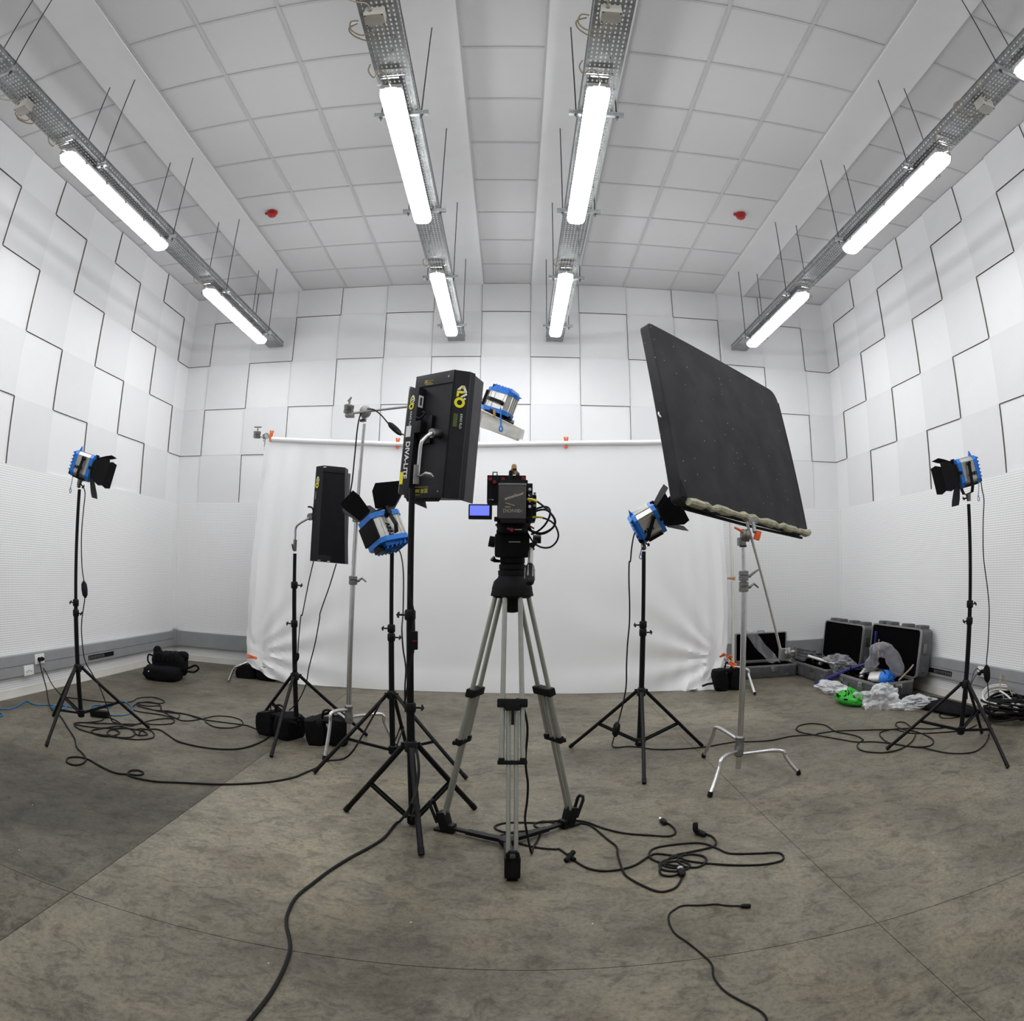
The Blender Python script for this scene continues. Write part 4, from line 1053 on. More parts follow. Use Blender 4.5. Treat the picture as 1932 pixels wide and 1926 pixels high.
# left viewfinder block
cb('monitor_box', -.112, -.060, -.05, .06, 1.565, 1.675, BLACKM, .005)
cb('white_slot', -.104, -.084, -.053, -.05, 1.578, 1.5815, WHITEL, 0)
cb('top_plate', -.112, .055, -.04, .05, 1.664, 1.688, BLACKM, .003)
part('loop_bracket', MB().tube([(-.088, CY-.03, 1.684), (-.088, CY-.03, 1.702), (-.070, CY-.03, 1.702), (-.070, CY-.03, 1.684)], .003, 6), BLACK, vc)
mo = part('flip_monitor', MB().b2(-.187, -.088, CY-.10, CY-.082, 1.492, 1.556, .004), BLACKM, vc)
part('screen', MB().b2(-.181, -.099, CY-.1012, CY-.1, 1.508, 1.550), SCREEN, mo, 'glowing violet-blue screen', smooth=False)
part('monitor_arm', MB().box((-.098, CY-.085, 1.562), (.02, .014, .03), bev=.003), BLACK, vc)
part('top_handle', MB().tube([(-.012, CY-.06, 1.668), (-.010, CY-.06, 1.70), (.0, CY-.03, 1.712), (.02, CY+.08, 1.712), (.02, CY+.10, 1.67)], .009, 10), BLACK, vc)
part('wooden_grip', MB().lathe([(.010, 0), (.012, .006), (.012, .034), (.009, .043), (.003, .046)], (.003, CY-.03, 1.693), n=12), CARDB, vc, 'pale brown rounded peg')
part('black_band', MB().cyl((.003, CY-.03, 1.708), (.003, CY-.03, 1.718), .0125, n=12), BLACK, vc)
for i, (x, y, z, ax) in enumerate([(-.098, -.055, 1.668, 0), (-.080, -.055, 1.655, 0), (-.043, -.055, 1.668, 0), (-.032, -.06, 1.652, 1), (.044, -.06, 1.672, 0), (-.068, -.10, 1.468, 1), (.052, -.12, 1.468, 0), (.070, -.12, 1.462, 1), (-.004, -.17, 1.445, 0), (-.018, -.165, 1.449, 1)]):
    m = MB().cyl((x, CY+y, z), (x, CY+y-.014, z), .008 if ax == 0 else .0055, n=8)
    if ax: m.box((x+.008, CY+y-.012, z-.003), (.026, .008, .007), Matrix.Rotation(.5, 3, 'Y'), .002)
    part('red_knob', m, REDD, vc)
part('level_line', MB().box((.022, CY-.162, 1.447), (.03, .002, .003)), WHITEL, vc)
part('quick_plate', MB().b2(-.064, .062, CY-.16, CY+.12, 1.436, 1.456, .003), BLACKM, vc)
part('lens_barrel', MB().lathe([(.042, .14), (.045, .17), (.045, .26), (.055, .262), (.055, .30), (.048, .302)], (0, CY, 1.57), (0, 1, 0), 24), BLACK, vc)
for nm, col, pts, r in [
    ('bnc_cable', YCAB, '@', .0)]: pass
def cam_cable(pts, r, nm='loop_cable', m_=RUBBER): part(nm, MB().tube(spline(pts, 6), r, 8), m_, vc)
cam_cable([(0.043,2.7,1.573),(0.056,2.69,1.573),(0.066,2.68,1.575)], .006, 'plug', STEEL)
cam_cable([(0.062,2.68,1.573),(0.074,2.67,1.573),(0.088,2.67,1.568),(0.1,2.67,1.564)], .0052, 'yellow_boot', YCAB)
cam_cable([(0.079,2.72,1.502),(0.096,2.71,1.502),(0.111,2.7,1.502),(0.124,2.7,1.5)], .0042, 'yellow_boot', YCAB)
cam_cable([(0.1,2.67,1.564),(0.116,2.66,1.551),(0.138,2.65,1.531),(0.159,2.64,1.507),(0.171,2.64,1.483),(0.168,2.65,1.461),(0.146,2.66,1.443),(0.118,2.68,1.434),(0.096,2.7,1.439),(0.074,2.72,1.449),(0.061,2.73,1.465),(0.058,2.74,1.484)], .0042)
cam_cable([(0.094,2.7,1.535),(0.11,2.69,1.54),(0.132,2.68,1.544),(0.148,2.67,1.537),(0.153,2.66,1.52),(0.149,2.66,1.498),(0.136,2.67,1.473),(0.118,2.68,1.453),(0.096,2.7,1.438),(0.079,2.72,1.431)], .0042)
cam_cable([(0.094,2.7,1.526),(0.113,2.69,1.531),(0.135,2.68,1.531),(0.154,2.67,1.518),(0.171,2.66,1.494),(0.174,2.66,1.473),(0.161,2.67,1.452),(0.133,2.68,1.434),(0.104,2.7,1.432),(0.082,2.72,1.443),(0.067,2.73,1.45)], .0042)
cam_cable([(0.124,2.7,1.499),(0.145,2.7,1.492),(0.167,2.69,1.477),(0.181,2.68,1.455),(0.189,2.68,1.426),(0.18,2.68,1.398),(0.158,2.68,1.378),(0.131,2.69,1.374),(0.104,2.7,1.383),(0.085,2.72,1.401),(0.071,2.74,1.423),(0.062,2.76,1.441)], .0038)
cam_cable([(0.047,2.72,1.636),(0.056,2.7,1.616),(0.067,2.7,1.602),(0.083,2.69,1.58)], .0035)
cam_cable([(0.044,2.72,1.624),(0.053,2.71,1.603),(0.066,2.71,1.587),(0.072,2.72,1.577)], .0035)
cam_cable([(0.051,2.7,1.49),(0.048,2.7,1.475),(0.051,2.7,1.457),(0.056,2.7,1.442)], .0045)
cam_cable([(0.066,2.7,1.493),(0.068,2.7,1.475),(0.075,2.7,1.448),(0.089,2.7,1.433)], .0045)
cb('cable_bundle', .060, .095, -.10, .0, 1.484, 1.512, RUBBER, .008)
part('cable_clip', MB().box((0.088,2.71,1.39), (.02, .02, .035), Matrix.Rotation(.6, 3, 'Y'), .004), BLACK, vc)

# ---------------------------------------------------------------- backdrop: cloth on a pipe between two stands
YB = 6.6
topz = [(-2.70, 2.632), (-2.2, 2.60), (-1.2, 2.556), (-.3, 2.553), (.54, 2.578), (1.3, 2.60), (2.10, 2.635)]
def lerp_tab(tab, x):
    if x <= tab[0][0]: return tab[0][1]
    for (a, b), (c, d) in zip(tab, tab[1:]):
        if x <= c: return b+(d-b)*(x-a)/(c-a)
    return tab[-1][1]
NX, NZ = 150, 64
lx = [(0, -2.70), (.25, -2.76), (.55, -2.82), (.80, -2.85), (.9, -2.86), (1, -2.85)]     # left edge x against fraction down
rx_ = [(0, 2.16), (.4, 2.24), (.7, 2.29), (.88, 2.27), (1, 2.14)]
hem = [(0, .20), (.019, .128), (.037, .082), (.059, .040), (.083, .014), (.13, .005), (.25, .004), (.9, .004), (.97, .004), (1, .004)]
rows_ = []
for j in range(NZ+1):
    v = j/NZ; row = []
    for i in range(NX+1):
        u = i/NX; xl_, xr_ = lerp_tab(lx, v), lerp_tab(rx_, v)
        uu = u
        x = xl_+(xr_-xl_)*uu
        zt = lerp_tab(topz, -2.70+4.82*u); zb = lerp_tab(hem, u)
        z = zt+(zb-zt)*v
        # folds: vertical pleats at the left, fanning out of the gathered lower corners
        a = math.exp(-u*9)*(.030+.022*v)*(1-v*.55); y = a*math.sin(u*150+3*v)
        y += .022*math.exp(-u*5)*math.sin(u*60+6*v)
        dl = math.hypot((x+2.84)*.9, z-.30); th = math.atan2(z-.30, x+2.84)
        y += .030*math.exp(-dl*1.6)*math.sin(th*17)*min(1, dl*3)
        dr = math.hypot(x-2.22, z-.32); th = math.atan2(z-.32, 2.22-x)
        y += .026*math.exp(-dr*1.5)*math.sin(th*15+1)*min(1, dr*3)
        y += math.exp(-(1-u)*24)*.03*math.sin((1-u)*190+v*4)
        y += .010*math.sin(x*2.3+v*3)*v + .004*math.sin(x*6+z*3)
        top = max(0, 1-v*22); y = y*(1-top)*min(1, v*5+.1)
        foot = max(0, (v-.9)*10)
        row.append((x, YB-.018+y-.03*foot*(1-foot*.2) - (.05*foot if u > .93 else 0), z))
    rows_.append(row)
cl = MB().grid(rows_)
t = thing('backdrop_cloth', 'large white backdrop cloth hanging to the floor at the back of the room', 'backdrop', (0, YB, 0))
part('cloth', cl, CLOTH, t, split=False)
m = MB().grid([[(x*1.0, YB-.03-.028*math.sin(a), z+.0+.026*math.cos(a)-.006) for x, z in [(q[0], q[1]) for q in [(-2.62+4.7*k/24, lerp_tab(topz, -2.62+4.7*k/24)) for k in range(25)]]] for a in [math.pi*.0-.5+.45*k for k in range(9)]])
part('rolled_hem', m, CLOTH, t, split=False)
m = MB().tube(spline([(1.80, YB-.06, .012), (1.95, YB-.14, .016), (2.08, YB-.12, .03), (2.16, YB-.05, .10), (2.20, YB-.0, .22)], 6), .012, 8)
part('gathered_hem', MB().grid([[(1.86+.30*k/10, YB-.05-.10*math.sin(k*.5+j*.35)*j/6, .006+.23*(k/10)**2*(1-j/6)+.004*j) for k in range(11)] for j in range(7)]), CLOTH, t, split=False)
pp = thing('backdrop_pipe', 'white crossbar pipe carrying the backdrop cloth', 'pipe', (0, YB, 2.55))
part('pipe', MB().tube([(q[0], YB+.012, q[1]-.008) for q in [(-2.74, 2.632)]+topz[1:]], .017, 12), WHITEP, pp)
# stands holding the pipe ends
bs = thing('backdrop_stand', 'chrome stand at the left end of the backdrop, mostly behind the cloth', 'light stand', (-2.73, 6.75, 0), 'stands of the backdrop')
part('column', MB().cyl((-2.73, 6.75, .12), (-2.73, 6.66, 2.60), .015, n=12), STEEL, bs)
m = MB(); grip_head(m, (-2.714,6.62,2.66), (1, -.6, .2), .04, .05); m.tube([(-2.697,6.6,2.632), (-2.717,6.6,2.549)], [.02, .008], 8); part('grip_head', m, CAST, bs)
e = V((-2.818,6.6,2.682)); m = MB(); grip_head(m, e, (.1, -.2, 1), .042, .085); m.cyl(e, V((-2.718,6.6,2.644)), .011, n=8); part('grip_head', m, CAST, bs)
part('tee_handle', MB().cyl(e+V((.002, 0, .04)), e+V((.004, 0, .085)), .008, n=8).cyl(e+V((-.038, 0, .088)), e+V((.045, 0, .086)), .009, n=8), CAST, bs)
part('leg', MB().tube(spline([(-2.75, 6.75, .24), (-3.001,6.62,0.132), (-3.056,6.62,0.085), (-2.983,6.327,0.012)], 6), .013, 10), STEEL, bs)
part('leg', MB().tube(spline([(-2.73, 6.75, .22), (-2.5, 6.98, .23), (-2.42, 7.05, .17), (-2.36, 7.1, .012)], 5), .013, 10), STEEL, bs)
part('leg', MB().tube(spline([(-2.73, 6.75, .20), (-2.98, 7.0, .22), (-3.04, 7.06, .17), (-3.08, 7.12, .012)], 5), .013, 10), STEEL, bs)
bs2 = thing('backdrop_stand', 'stand at the right end of the backdrop with a silver leg beside a black bag', 'light stand', (2.25, 6.72, 0), 'stands of the backdrop')
part('column', MB().cyl((2.389,6.68,0.212), (2.342,6.68,1.692), .017, n=12).cyl((2.342,6.68,1.686), (2.26, 6.66, 2.62), .014, n=12), SKIRT, bs2)
part('leg', MB().tube(spline([(2.22, 6.70, .24), (2.524,6.62,0.19), (2.552,6.6,0.116), (2.449,6.14,0.012)], 6), .013, 10), WHITEP, bs2)
part('leg', MB().tube(spline([(2.22, 6.72, .22), (2.0, 6.95, .23), (1.95, 7.0, .012)], 5), .013, 10), STEEL, bs2)
part('leg', MB().tube(spline([(2.22, 6.72, .20), (2.45, 6.95, .22), (2.52, 7.02, .012)], 5), .013, 10), STEEL, bs2)
part('leg_foot', MB().cyl((2.433,6.101,0.02), (2.454,6.152,0.004), .016, n=10), RUBBER, bs2)

# spring clamps
def clamp(label, p, d, s_=1.0, col=ORANGE, side=(0, -1, 0)):
    p = V(p); t = thing('spring_clamp', label, 'clamp', p, 'spring clamps on the backdrop')
    M = frame(p, d, side) @ Matrix.Scale(s_, 4)
    for k in (-1, 1):
        part('grip', MB(M).tube([(-.0, k*.006, 0), (.03, k*.009, 0), (.075, k*.015, 0)], [.009, .011, .010], 8), col, t)
        part('jaw', MB(M).tube([(0, k*.004, 0), (-.03, k*.010, 0), (-.045, k*.003, 0)], [.008, .007, .006], 8), STEEL if s_ > 1 else col, t)
    part('pivot', MB(M).cyl((0, -.012, 0), (0, .012, 0), .007, n=8), STEEL, t)
clamp('orange clamp upright on the top left of the backdrop', (-2.631,6.56,2.64), (.1, 0, 1), 1.0)
clamp('orange clamp on the backdrop top edge left of the big dark fluorescent panel', (-1.203,6.56,2.543), (.03, 0, 1), .95)
clamp('orange clamp on the backdrop top edge above the camera', (0.54,6.56,2.559), (0, 0, 1), 1.0)
clamp('orange clamp lying sideways at the lower left edge of the backdrop', (-2.75,6.5,0.267), (-1, 0, .15), .95)
clamp('small red and brown clamp halfway up the right edge of the backdrop', (2.285,6.54,1.177), (1, 0, -.05), .75, CARDB)
clamp('large orange clamp at the lower right of the backdrop, upper of three', (2.176,6.45,0.373), (.2, -.8, .35), .9)
clamp('large orange clamp at the lower right of the backdrop, beside the case', (2.237,6.45,0.343), (.4, -.7, .4), .9)
clamp('large orange clamp with chrome spring above the black bag', (2.245,6.4,0.315), (.75, -.2, -.6), 1.15)

# ---------------------------------------------------------------- sandbags and soft bags
def lump(M, c, sz, seed, k=.12, fr=3.0, seg=22, full=1.12):
    m = MB(M); c = V(c)
    def f(d): return 1+k*noise.noise(V((d.x*fr+seed, d.y*fr, d.z*fr)))+k*.5*noise.noise(V((d.x*fr*2.3, d.y*fr*2.3+seed, d.z*fr*2.3)))
    m.ball(c, 1, seg, tuple(v/2*full for v in sz), fn=f)
    for v in m.bm.verts:
        q = (M.inverted() @ v.co) if M else v.co
        q = V(tuple(max(c[i]-sz[i]/2*(1.0+.04*noise.noise(q*9)), min(c[i]+sz[i]/2*(1.0+.04*noise.noise(q*11)), q[i])) for i in range(3)))
        q.z = max(.003, q.z); v.co = (M @ q) if M else q
    return m
def saddle_bag(label, c, size, rot=0, group='black sandbags', sag=.35, straps=True, seed=1, cat='sandbag'):
    """two lobes of fabric joined by a flat neck"""
    c = V(c); t = thing('sandbag', label, cat, c, group)
    R_ = Matrix.Rotation(rot, 4, 'Z'); M = Matrix.Translation(c) @ R_
    sx, sy, sz = size
    def lobe(cx): return lump(M @ Matrix.Rotation(.12*(1 if cx > 0 else -1.6), 4, 'Y'), (cx, 0, sz*.5), (sx*1.0, sy, sz), seed, .10, 2.2, 24, 1.42)
    part('bag_lobe', lobe(-sx*.52), BAGM, t, smooth=True, ang=60); part('bag_lobe', lobe(sx*.52), BAGM, t, ang=60)
    part('neck', MB(M).box((0, 0, sz*.86), (sx*.7, sy*.7, sz*.12), bev=.01), BAGM, t)
    if straps:
        part('strap', MB(M).tube(spline([(-sx*.3, 0, sz*.9), (-sx*.2, 0, sz*1.2), (sx*.2, 0, sz*1.2), (sx*.3, 0, sz*.9)], 6), .009, 6), BLACK, t)
    return t
saddle_bag('black sandbag under the small dark fluorescent panel stand', (-1.70, 4.50, 0), (.155, .20, .19), -.4, seed=2)
saddle_bag('black sandbag at the foot of the tall chrome stand', (-1.30, 4.42, 0), (.135, .20, .20), .15, seed=5)
saddle_bag('flat black sandbag behind the lower left corner of the backdrop', (-2.78, 6.72, 0), (.23, .22, .17), -.1, straps=False, seed=7)
b_ = saddle_bag('black sandbag at the lower right corner of the backdrop, near the silver case', (2.27, 6.50, 0), (.135, .18, .24), .05, seed=9)
part('buckle_strap', MB().tube([(2.12, 6.44, .09), (2.02, 6.42, .085), (1.96, 6.41, .07)], .012, 8), BLACK, b_)
bg = thing('shoulder_bag', 'black nylon shoulder bag lying on the floor by the back left corner', 'bag', (-3.66, 6.15, 0))
c0 = V((-3.66, 6.15, 0)); RB = Matrix.Translation(c0) @ Matrix.Rotation(.12, 4, 'Z')
part('bag_body', lump(RB, (-.02, -.08, .07), (.40, .28, .15), 4, .12, 3.0, 24, 1.35), BAGM, bg, ang=180)
part('bag_flap', lump(RB, (0, .08, .15), (.40, .22, .26), 9, .22, 2.4, 24, 1.3), BAGM, bg, ang=180)
for k in range(6):
    x = -.14+.055*k
    part('webbing', MB(RB).tube([(x, -.05, .20), (x+.01, -.03, .26+.01*math.sin(k*2)), (x, .06, .29)], .010, 6), BAGM, bg)
part('corner_ear', lump(RB, (-.15, .08, .27), (.09, .08, .13), 3, .25), BAGM, bg, ang=180)
part('corner_ear', lump(RB, (.17, .08, .25), (.12, .08, .10), 6, .25), BAGM, bg, ang=180)
part('strap', MB(RB).tube(spline([(.2, .0, .12), (.27, 0, .14), (.34, .01, .17), (.38, 0, .14), (.33, -.01, .10), (.24, 0, .10)], 6), .012, 6), BAGM, bg)
part('strap', MB(RB).tube(spline([(-.2, .02, .12), (-.25, .02, .17), (-.24, .03, .24), (-.17, .03, .22)], 6), .010, 6), BAGM, bg)
part('metal_stud', MB(RB).ball((-.13, -.225, .10), .011, 8), STEEL, bg)
mt = thing('floor_mat', 'flat black folded fabric on the floor beside the right trunking', 'cloth', (3.75, 4.75, 0))
part('folded_fabric', lump(Matrix.Translation((3.76, 4.72, 0)) @ Matrix.Rotation(.08, 4, 'Z'), (.0, 0, .03), (.36, 1.05, .06), 8, .03), BAGM, mt, ang=180)

# ---------------------------------------------------------------- open cases by the right wall
def open_case(label, x0, x1, y0, y1, h, lid, hinge='x', cor=.05):
    """tray-shaped base and upright lid; hinge on the +x side (hinge='x') or the +y side"""
    t = thing('equipment_case', label, 'case', ((x0+x1)/2, (y0+y1)/2, 0), 'open equipment cases')
    def ring(a0, a1, b0, b1, z, r, ins=0):
        out = []
        for cx, cy, ang in ((a1-r, b1-r, 0), (a0+r, b1-r, 90), (a0+r, b0+r, 180), (a1-r, b0+r, 270)):
            for k in range(4):
                a = math.radians(ang+30*k); out.append((cx+(r-ins)*math.cos(a), cy+(r-ins)*math.sin(a), z))
        return out
    def shell(a0, a1, b0, b1, zs, th, M=None):
        m = MB(M); lv = []
        for z, ins in zs: lv.append([m._v(p) for p in ring(a0, a1, b0, b1, z, cor, ins)])
        for a, b in zip(lv, lv[1:]):
            for k in range(16): m.face((a[k], a[(k+1) % 16], b[(k+1) % 16], b[k]))
        m.face(lv[0][::-1]); m.face(lv[-1]); return m
    th = .012
    part('base_shell', shell(x0, x1, y0, y1, [(.0, .012), (.015, 0), (h, 0), (h, th), (.02, th+.004)], th), CASEG, t)
    part('base_rim', shell(x0-.003, x1+.003, y0-.003, y1+.003, [(h-.018, 0), (h+.003, 0), (h+.003, .014), (h-.018, .014), (h-.018, 0)], th), CASEA, t)
    part('foam_lining', shell(x0+.012, x1-.012, y0+.012, y1-.012, [(.022, 0), (h-.01, 0), (h-.01, .02), (.04, .024)], th), FOAM, t)
    L_ = (x1-x0) if hinge == 'x' else (y1-y0)
    if hinge == 'x':
        M = Matrix(((0, 0, 1, x1-lid*.15), (0, 1, 0, 0), (1, 0, 0, h+.01), (0, 0, 0, 1)))   # local x -> up, z -> +x
        M = Matrix.Translation((x1-.0, 0, h+.01)) @ Matrix.Rotation(math.radians(5), 4, 'Y') @ Matrix(((0, 0, 1, 0), (0, 1, 0, 0), (1, 0, 0, 0), (0, 0, 0, 1)))
        A = (0, L_, y0, y1)
    else:
        M = Matrix.Translation((0, y1, h+.01)) @ Matrix.Rotation(math.radians(-4), 4, 'X') @ Matrix(((1, 0, 0, 0), (0, 0, 1, 0), (0, 1, 0, 0), (0, 0, 0, 1)))
        A = (x0, x1, 0, L_)
    part('lid_shell', shell(*A, [(.035, th+.004), (.0, th), (.0, 0), (lid-.015, 0), (lid, .014)], th, M), CASEG, t)
    part('lid_rim', shell(A[0]-.003, A[1]+.003, A[2]-.003, A[3]+.003, [(.018, 0), (-.003, 0), (-.003, .014), (.018, .014), (.018, 0)], th, M), CASEA, t)
    part('lid_foam', shell(A[0]+.012, A[1]-.012, A[2]+.012, A[3]-.012, [(.004, 0), (.004, .012), (lid-.02, .02), (lid-.022, 0)], th, M), FOAM, t)
    if hinge == 'x':
        for k, y in enumerate((y1-.13, y1-.29, y0+.36, y0+.10)):
            part('lid_rib', MB(M).box((L_+.012, y, lid*.5), (.05, .10, lid*.72), bev=.016), CASEG, t)
            if y0+.07 < y < y1: part('side_rib', MB().box((x0-.004, y-.05, h*.38), (.014, .12, h*.45), bev=.005), CASEG, t)
        for y in (y0+.30, y1-.25):
            part('latch', MB().box((x0-.010, y, h-.042), (.016, .075, .05), bev=.004), STEEL, t); part('latch_hook', MB().box((x0-.019, y, h-.048), (.006, .05, .028), bev=.002), CAST, t)
        part('latch', MB().box(((x0+x1)/2+.02, y0-.010, h-.042), (.085, .016, .05), bev=.004), STEEL, t); part('latch_hook', MB().box(((x0+x1)/2+.02, y0-.019, h-.048), (.055, .006, .028), bev=.002), CAST, t)
        part('corner_foot', MB().box((x0+.03, y0+.03, .014), (.07, .07, .028), bev=.008), BLACK, t)
        part('lid_latch', MB(M).box((L_*.6, y0-.006, lid*.4), (.10, .014, .05), bev=.005), CAST, t)
        part('lid_latch', MB(M).box((L_*.18, y0-.006, lid*.5), (.05, .02, .06), bev=.008), CASEG, t)
    else:
        for x in (x0+(x1-x0)*.55,):
            part('latch', MB().box((x, y0-.008, h-.045), (.085, .014, .05), bev=.004), STEEL, t); part('latch_hook', MB().box((x, y0-.017, h-.06), (.07, .008, .035), bev=.003), CAST, t)
        part('latch', MB().box((x0+(x1-x0)*.82, y0-.010, h-.04), (.012, .012, .05), Matrix.Rotation(-.35, 3, 'Y'), .002), STEEL, t)
        part('keyhole_plate', MB().box((x0+(x1-x0)*.8, y0-.006, .035), (.035, .006, .014), bev=.002), STEEL, t)
        part('handle', MB(M).tube([((x0+x1)/2-.05, L_-.0, lid*.4), ((x0+x1)/2-.04, L_+.02, lid*.4), ((x0+x1)/2+.04, L_+.02, lid*.4), ((x0+x1)/2+.05, L_, lid*.4)], .006, 6), CAST, t)
    return t
c1 = open_case('small silver-grey case open against the back wall beside the backdrop', 2.66, 3.34, 7.02, 7.36, .15, .07, 'y', .025)
c3 = open_case('larger grey moulded case open against the right wall, nearest of the cases', 3.40, 3.88, 5.28, 6.24, .165, .17)
c2 = open_case('grey moulded case open in the back right corner, behind the nearest case', 3.37, 3.82, 6.34, 7.30, .165, .17)

# what lies in and around the cases
def crumple(label, pts, size, seed, m_, cat='plastic bag', name='plastic_bag', h=None):
    c = V(pts); t = MB()
    sx, sy, sz = size
    def f(d):
        n = noise.noise(V((d.x*1.6+seed, d.y*1.6, d.z*1.6)))*.5+(.5-abs(noise.noise(V((d.x*3.2+seed, d.y*3.2+3, d.z*3.2)))))*.42+(.5-abs(noise.noise(V((d.x*6, d.y*6+seed, d.z*6)))))*.16
        return .72+n
    t.ball((0, 0, 0), 1, 44, (sx/2, sy/2, sz/2), fn=f)
    for v in t.bm.verts: v.co = v.co+c; v.co.z = max(c.z-sz*.42, v.co.z)
    lo = min(v.co.z for v in t.bm.verts)
    return solo(name, t, m_, label, cat, (c.x, c.y, max(0, lo)))
crumple('big crumpled clear plastic bag on the floor in front of the nearest case', (3.30, 5.06, .075), (.52, .34, .26), 3, CLEAR)
crumple('clear plastic bag twisted out flat to the right of the big crumpled bag', (3.56, 4.83, .05), (.46, .26, .14), 8, CLEAR)
crumple('clear plastic wrap lying left of the green bag against the case', (3.24, 5.95, .05), (.28, .55, .13), 14, CLEAR)
crumple('grey translucent wrap bulging in the middle of the corner case', (3.62, 6.45, .22), (.30, .50, .18), 21, GREYP)
tb = MB().tube(spline([(3.58, 5.72, .20), (3.60, 5.70, .34), (3.64, 5.66, .44), (3.72, 5.60, .42), (3.78, 5.52, .30), (3.80, 5.47, .18)], 5), [.05, .055, .05, .07, .075, .06, .05, .06, .08, .09, .08, .07, .075, .08, .085, .08, .07, .08, .085, .08, .07, .075, .08, .07, .06, .05], 10)
for v in tb.bm.verts: v.co += V((noise.noise(v.co*14), noise.noise(v.co*14+V((5, 0, 0))), noise.noise(v.co*14+V((0, 9, 0)))))*.016
solo('plastic_sleeve', tb, GREYP, 'arched frosted plastic sleeve standing in the nearest case', 'plastic sleeve', (3.68, 5.6, .17))
solo('plastic_wrap', MB().grid([[(2.72+.10*u+.30*v*.9, 7.30-.02*u-.20*v, .53-.36*v+.012*math.sin(u*5+v*9)) for u in (0, .5, 1, 1.5)] for v in (0, .15, .3, .45, .6, .75, .9, 1)]), GREYP, 'grey translucent sheet hanging diagonally inside the small case', 'plastic sheet', (2.9, 7.2, .17))
nb = thing('net_bag', 'bright green net bag on the floor in front of the nearest case', 'bag', (3.13, 5.33, 0))
gc = V((3.13, 5.33, .055)); gm = MB()
def gf(d): return 1+.25*noise.noise(V((d.x*3, d.y*3+2, d.z*3)))+.12*noise.noise(d*7)
gm.ball(gc, 1, 30, (.12, .21, .065), fn=gf)
dl_ = [f for f in gm.bm.faces if f.calc_center_median().z > gc.z+.01 and math.sin(f.calc_center_median().x*55)*math.sin(f.calc_center_median().y*40+1) > .25]
bmesh.ops.delete(gm.bm, geom=dl_, context='FACES')
for v in gm.bm.verts: v.co.z = max(.003, v.co.z)
part('net_body', gm, GREEN, nb, ang=180, split=False)
for k in range(5):
    a = .5+k*.5
    part('net_cord', MB().tube(spline([gc+V((-.10*math.cos(a), -.16*math.sin(a*.9)-.02, .03)), gc+V((-.02, -.02*k+.02, .10)), gc+V((.08, .10-.03*k, .05)), gc+V((.10, .17-.02*k, .01))], 5), .007, 6), GREEN, nb)
part('dark_filling', MB().ball(gc-V((0, 0, .01)), 1, 14, (.085, .16, .05)), FOAM, nb)
solo('blue_tube', MB().tube([(3.23, 6.30, .026), (3.32, 6.16, .10), (3.46, 5.98, .21), (3.60, 5.82, .28)], [.022, .024, .022, .018], 12), NAVY, 'dark blue padded tube leaning across the rims of the two grey cases', 'tube', (3.30, 6.3, .03))
solo('blue_strap', MB().box((3.86, 6.08, .40), (.02, .03, .36), Matrix.Rotation(.06, 3, 'Y'), .004), NAVY, 'upright dark blue strip between the two case lids', 'strap', (3.86, 6.08, .2))
solo('wooden_stick', MB().cyl((3.87, 6.02, .22), (3.86, 6.0, .50), .008, n=8), CARDB, 'pale stick standing beside the dark blue strip in the case', 'stick', (3.87, 6.02, .2))
solo('beige_hose', MB().tube(spline([(3.72, 5.36, .16), (3.78, 5.34, .22), (3.82, 5.31, .27), (3.86, 5.31, .31)], 5), .009, 8), BEIGEC, 'beige hose leaning in the near corner of the nearest case', 'hose', (3.72, 5.36, .1))
solo('white_tube', MB().cyl((3.44, 6.92, .245), (3.56, 6.46, .20), .016, n=12), WHITEP, 'short white tube resting across the corner case', 'tube', (3.44, 6.9, .17))
sp = thing('spot_lamp', 'spare blue and silver lamp head lying inside the nearest case', 'spot lamp', (3.62, 5.46, .03), 'blue and silver spot lamps')
SM = frame((3.62, 5.48, .165), (.45, -.85, .12), (0, 0, 1))
part('body', MB(SM).lathe([(.075, -.16), (.085, -.15), (.085, -.02)], (0, 0, 0), (1, 0, 0), 20), SILVER, sp)
part('rear_cover', MB(SM).lathe([(.088, -.02), (.095, -.01), (.095, .03), (.088, .045), (.084, .046), (.082, .060), (.072, .062), (.070, .074), (.056, .076), (.052, .086), (.03, .088), (.026, .095), (.004, .096)], (0, 0, 0), (1, 0, 0), 24), BLUE, sp, ang=20)
m = MB(SM)
for k in range(5): m.box((.082-.006*abs(k-2), 0, -.05+.025*k), (.03, .15-.02*abs(k-2), .006))
part('louvre', m, BLUE, sp)
part('black_lead', MB(SM).tube(spline([(.05, -.06, .06), (0, -.03, .10), (-.08, .02, .10), (-.16, .05, .06), (-.2, .02, .0)], 5), .007, 6), RUBBER, sp)
gr = thing('lamp_parts', 'tangle of dark clamps and cables piled in the corner case', 'clamps', (3.6, 6.8, .03))
for k in range(16):
    a = V((3.50+.34*rnd.random(), 6.45+.75*rnd.random(), .10+.12*rnd.random())); b_ = a+V((rnd.uniform(-.12, .12), rnd.uniform(-.2, .2), rnd.uniform(-.03, .1)))
    part('dark_rod', MB().tube([a, a.lerp(b_, .5)+V((0, 0, .03)), b_], rnd.uniform(.008, .022), 8), rnd.choice([BLACK, RUBBER, CAST, BAGM]), gr)
gr2 = thing('lamp_parts', 'black leads and silver fittings piled left of the spare lamp in the nearest case', 'leads', (3.6, 5.9, .03))
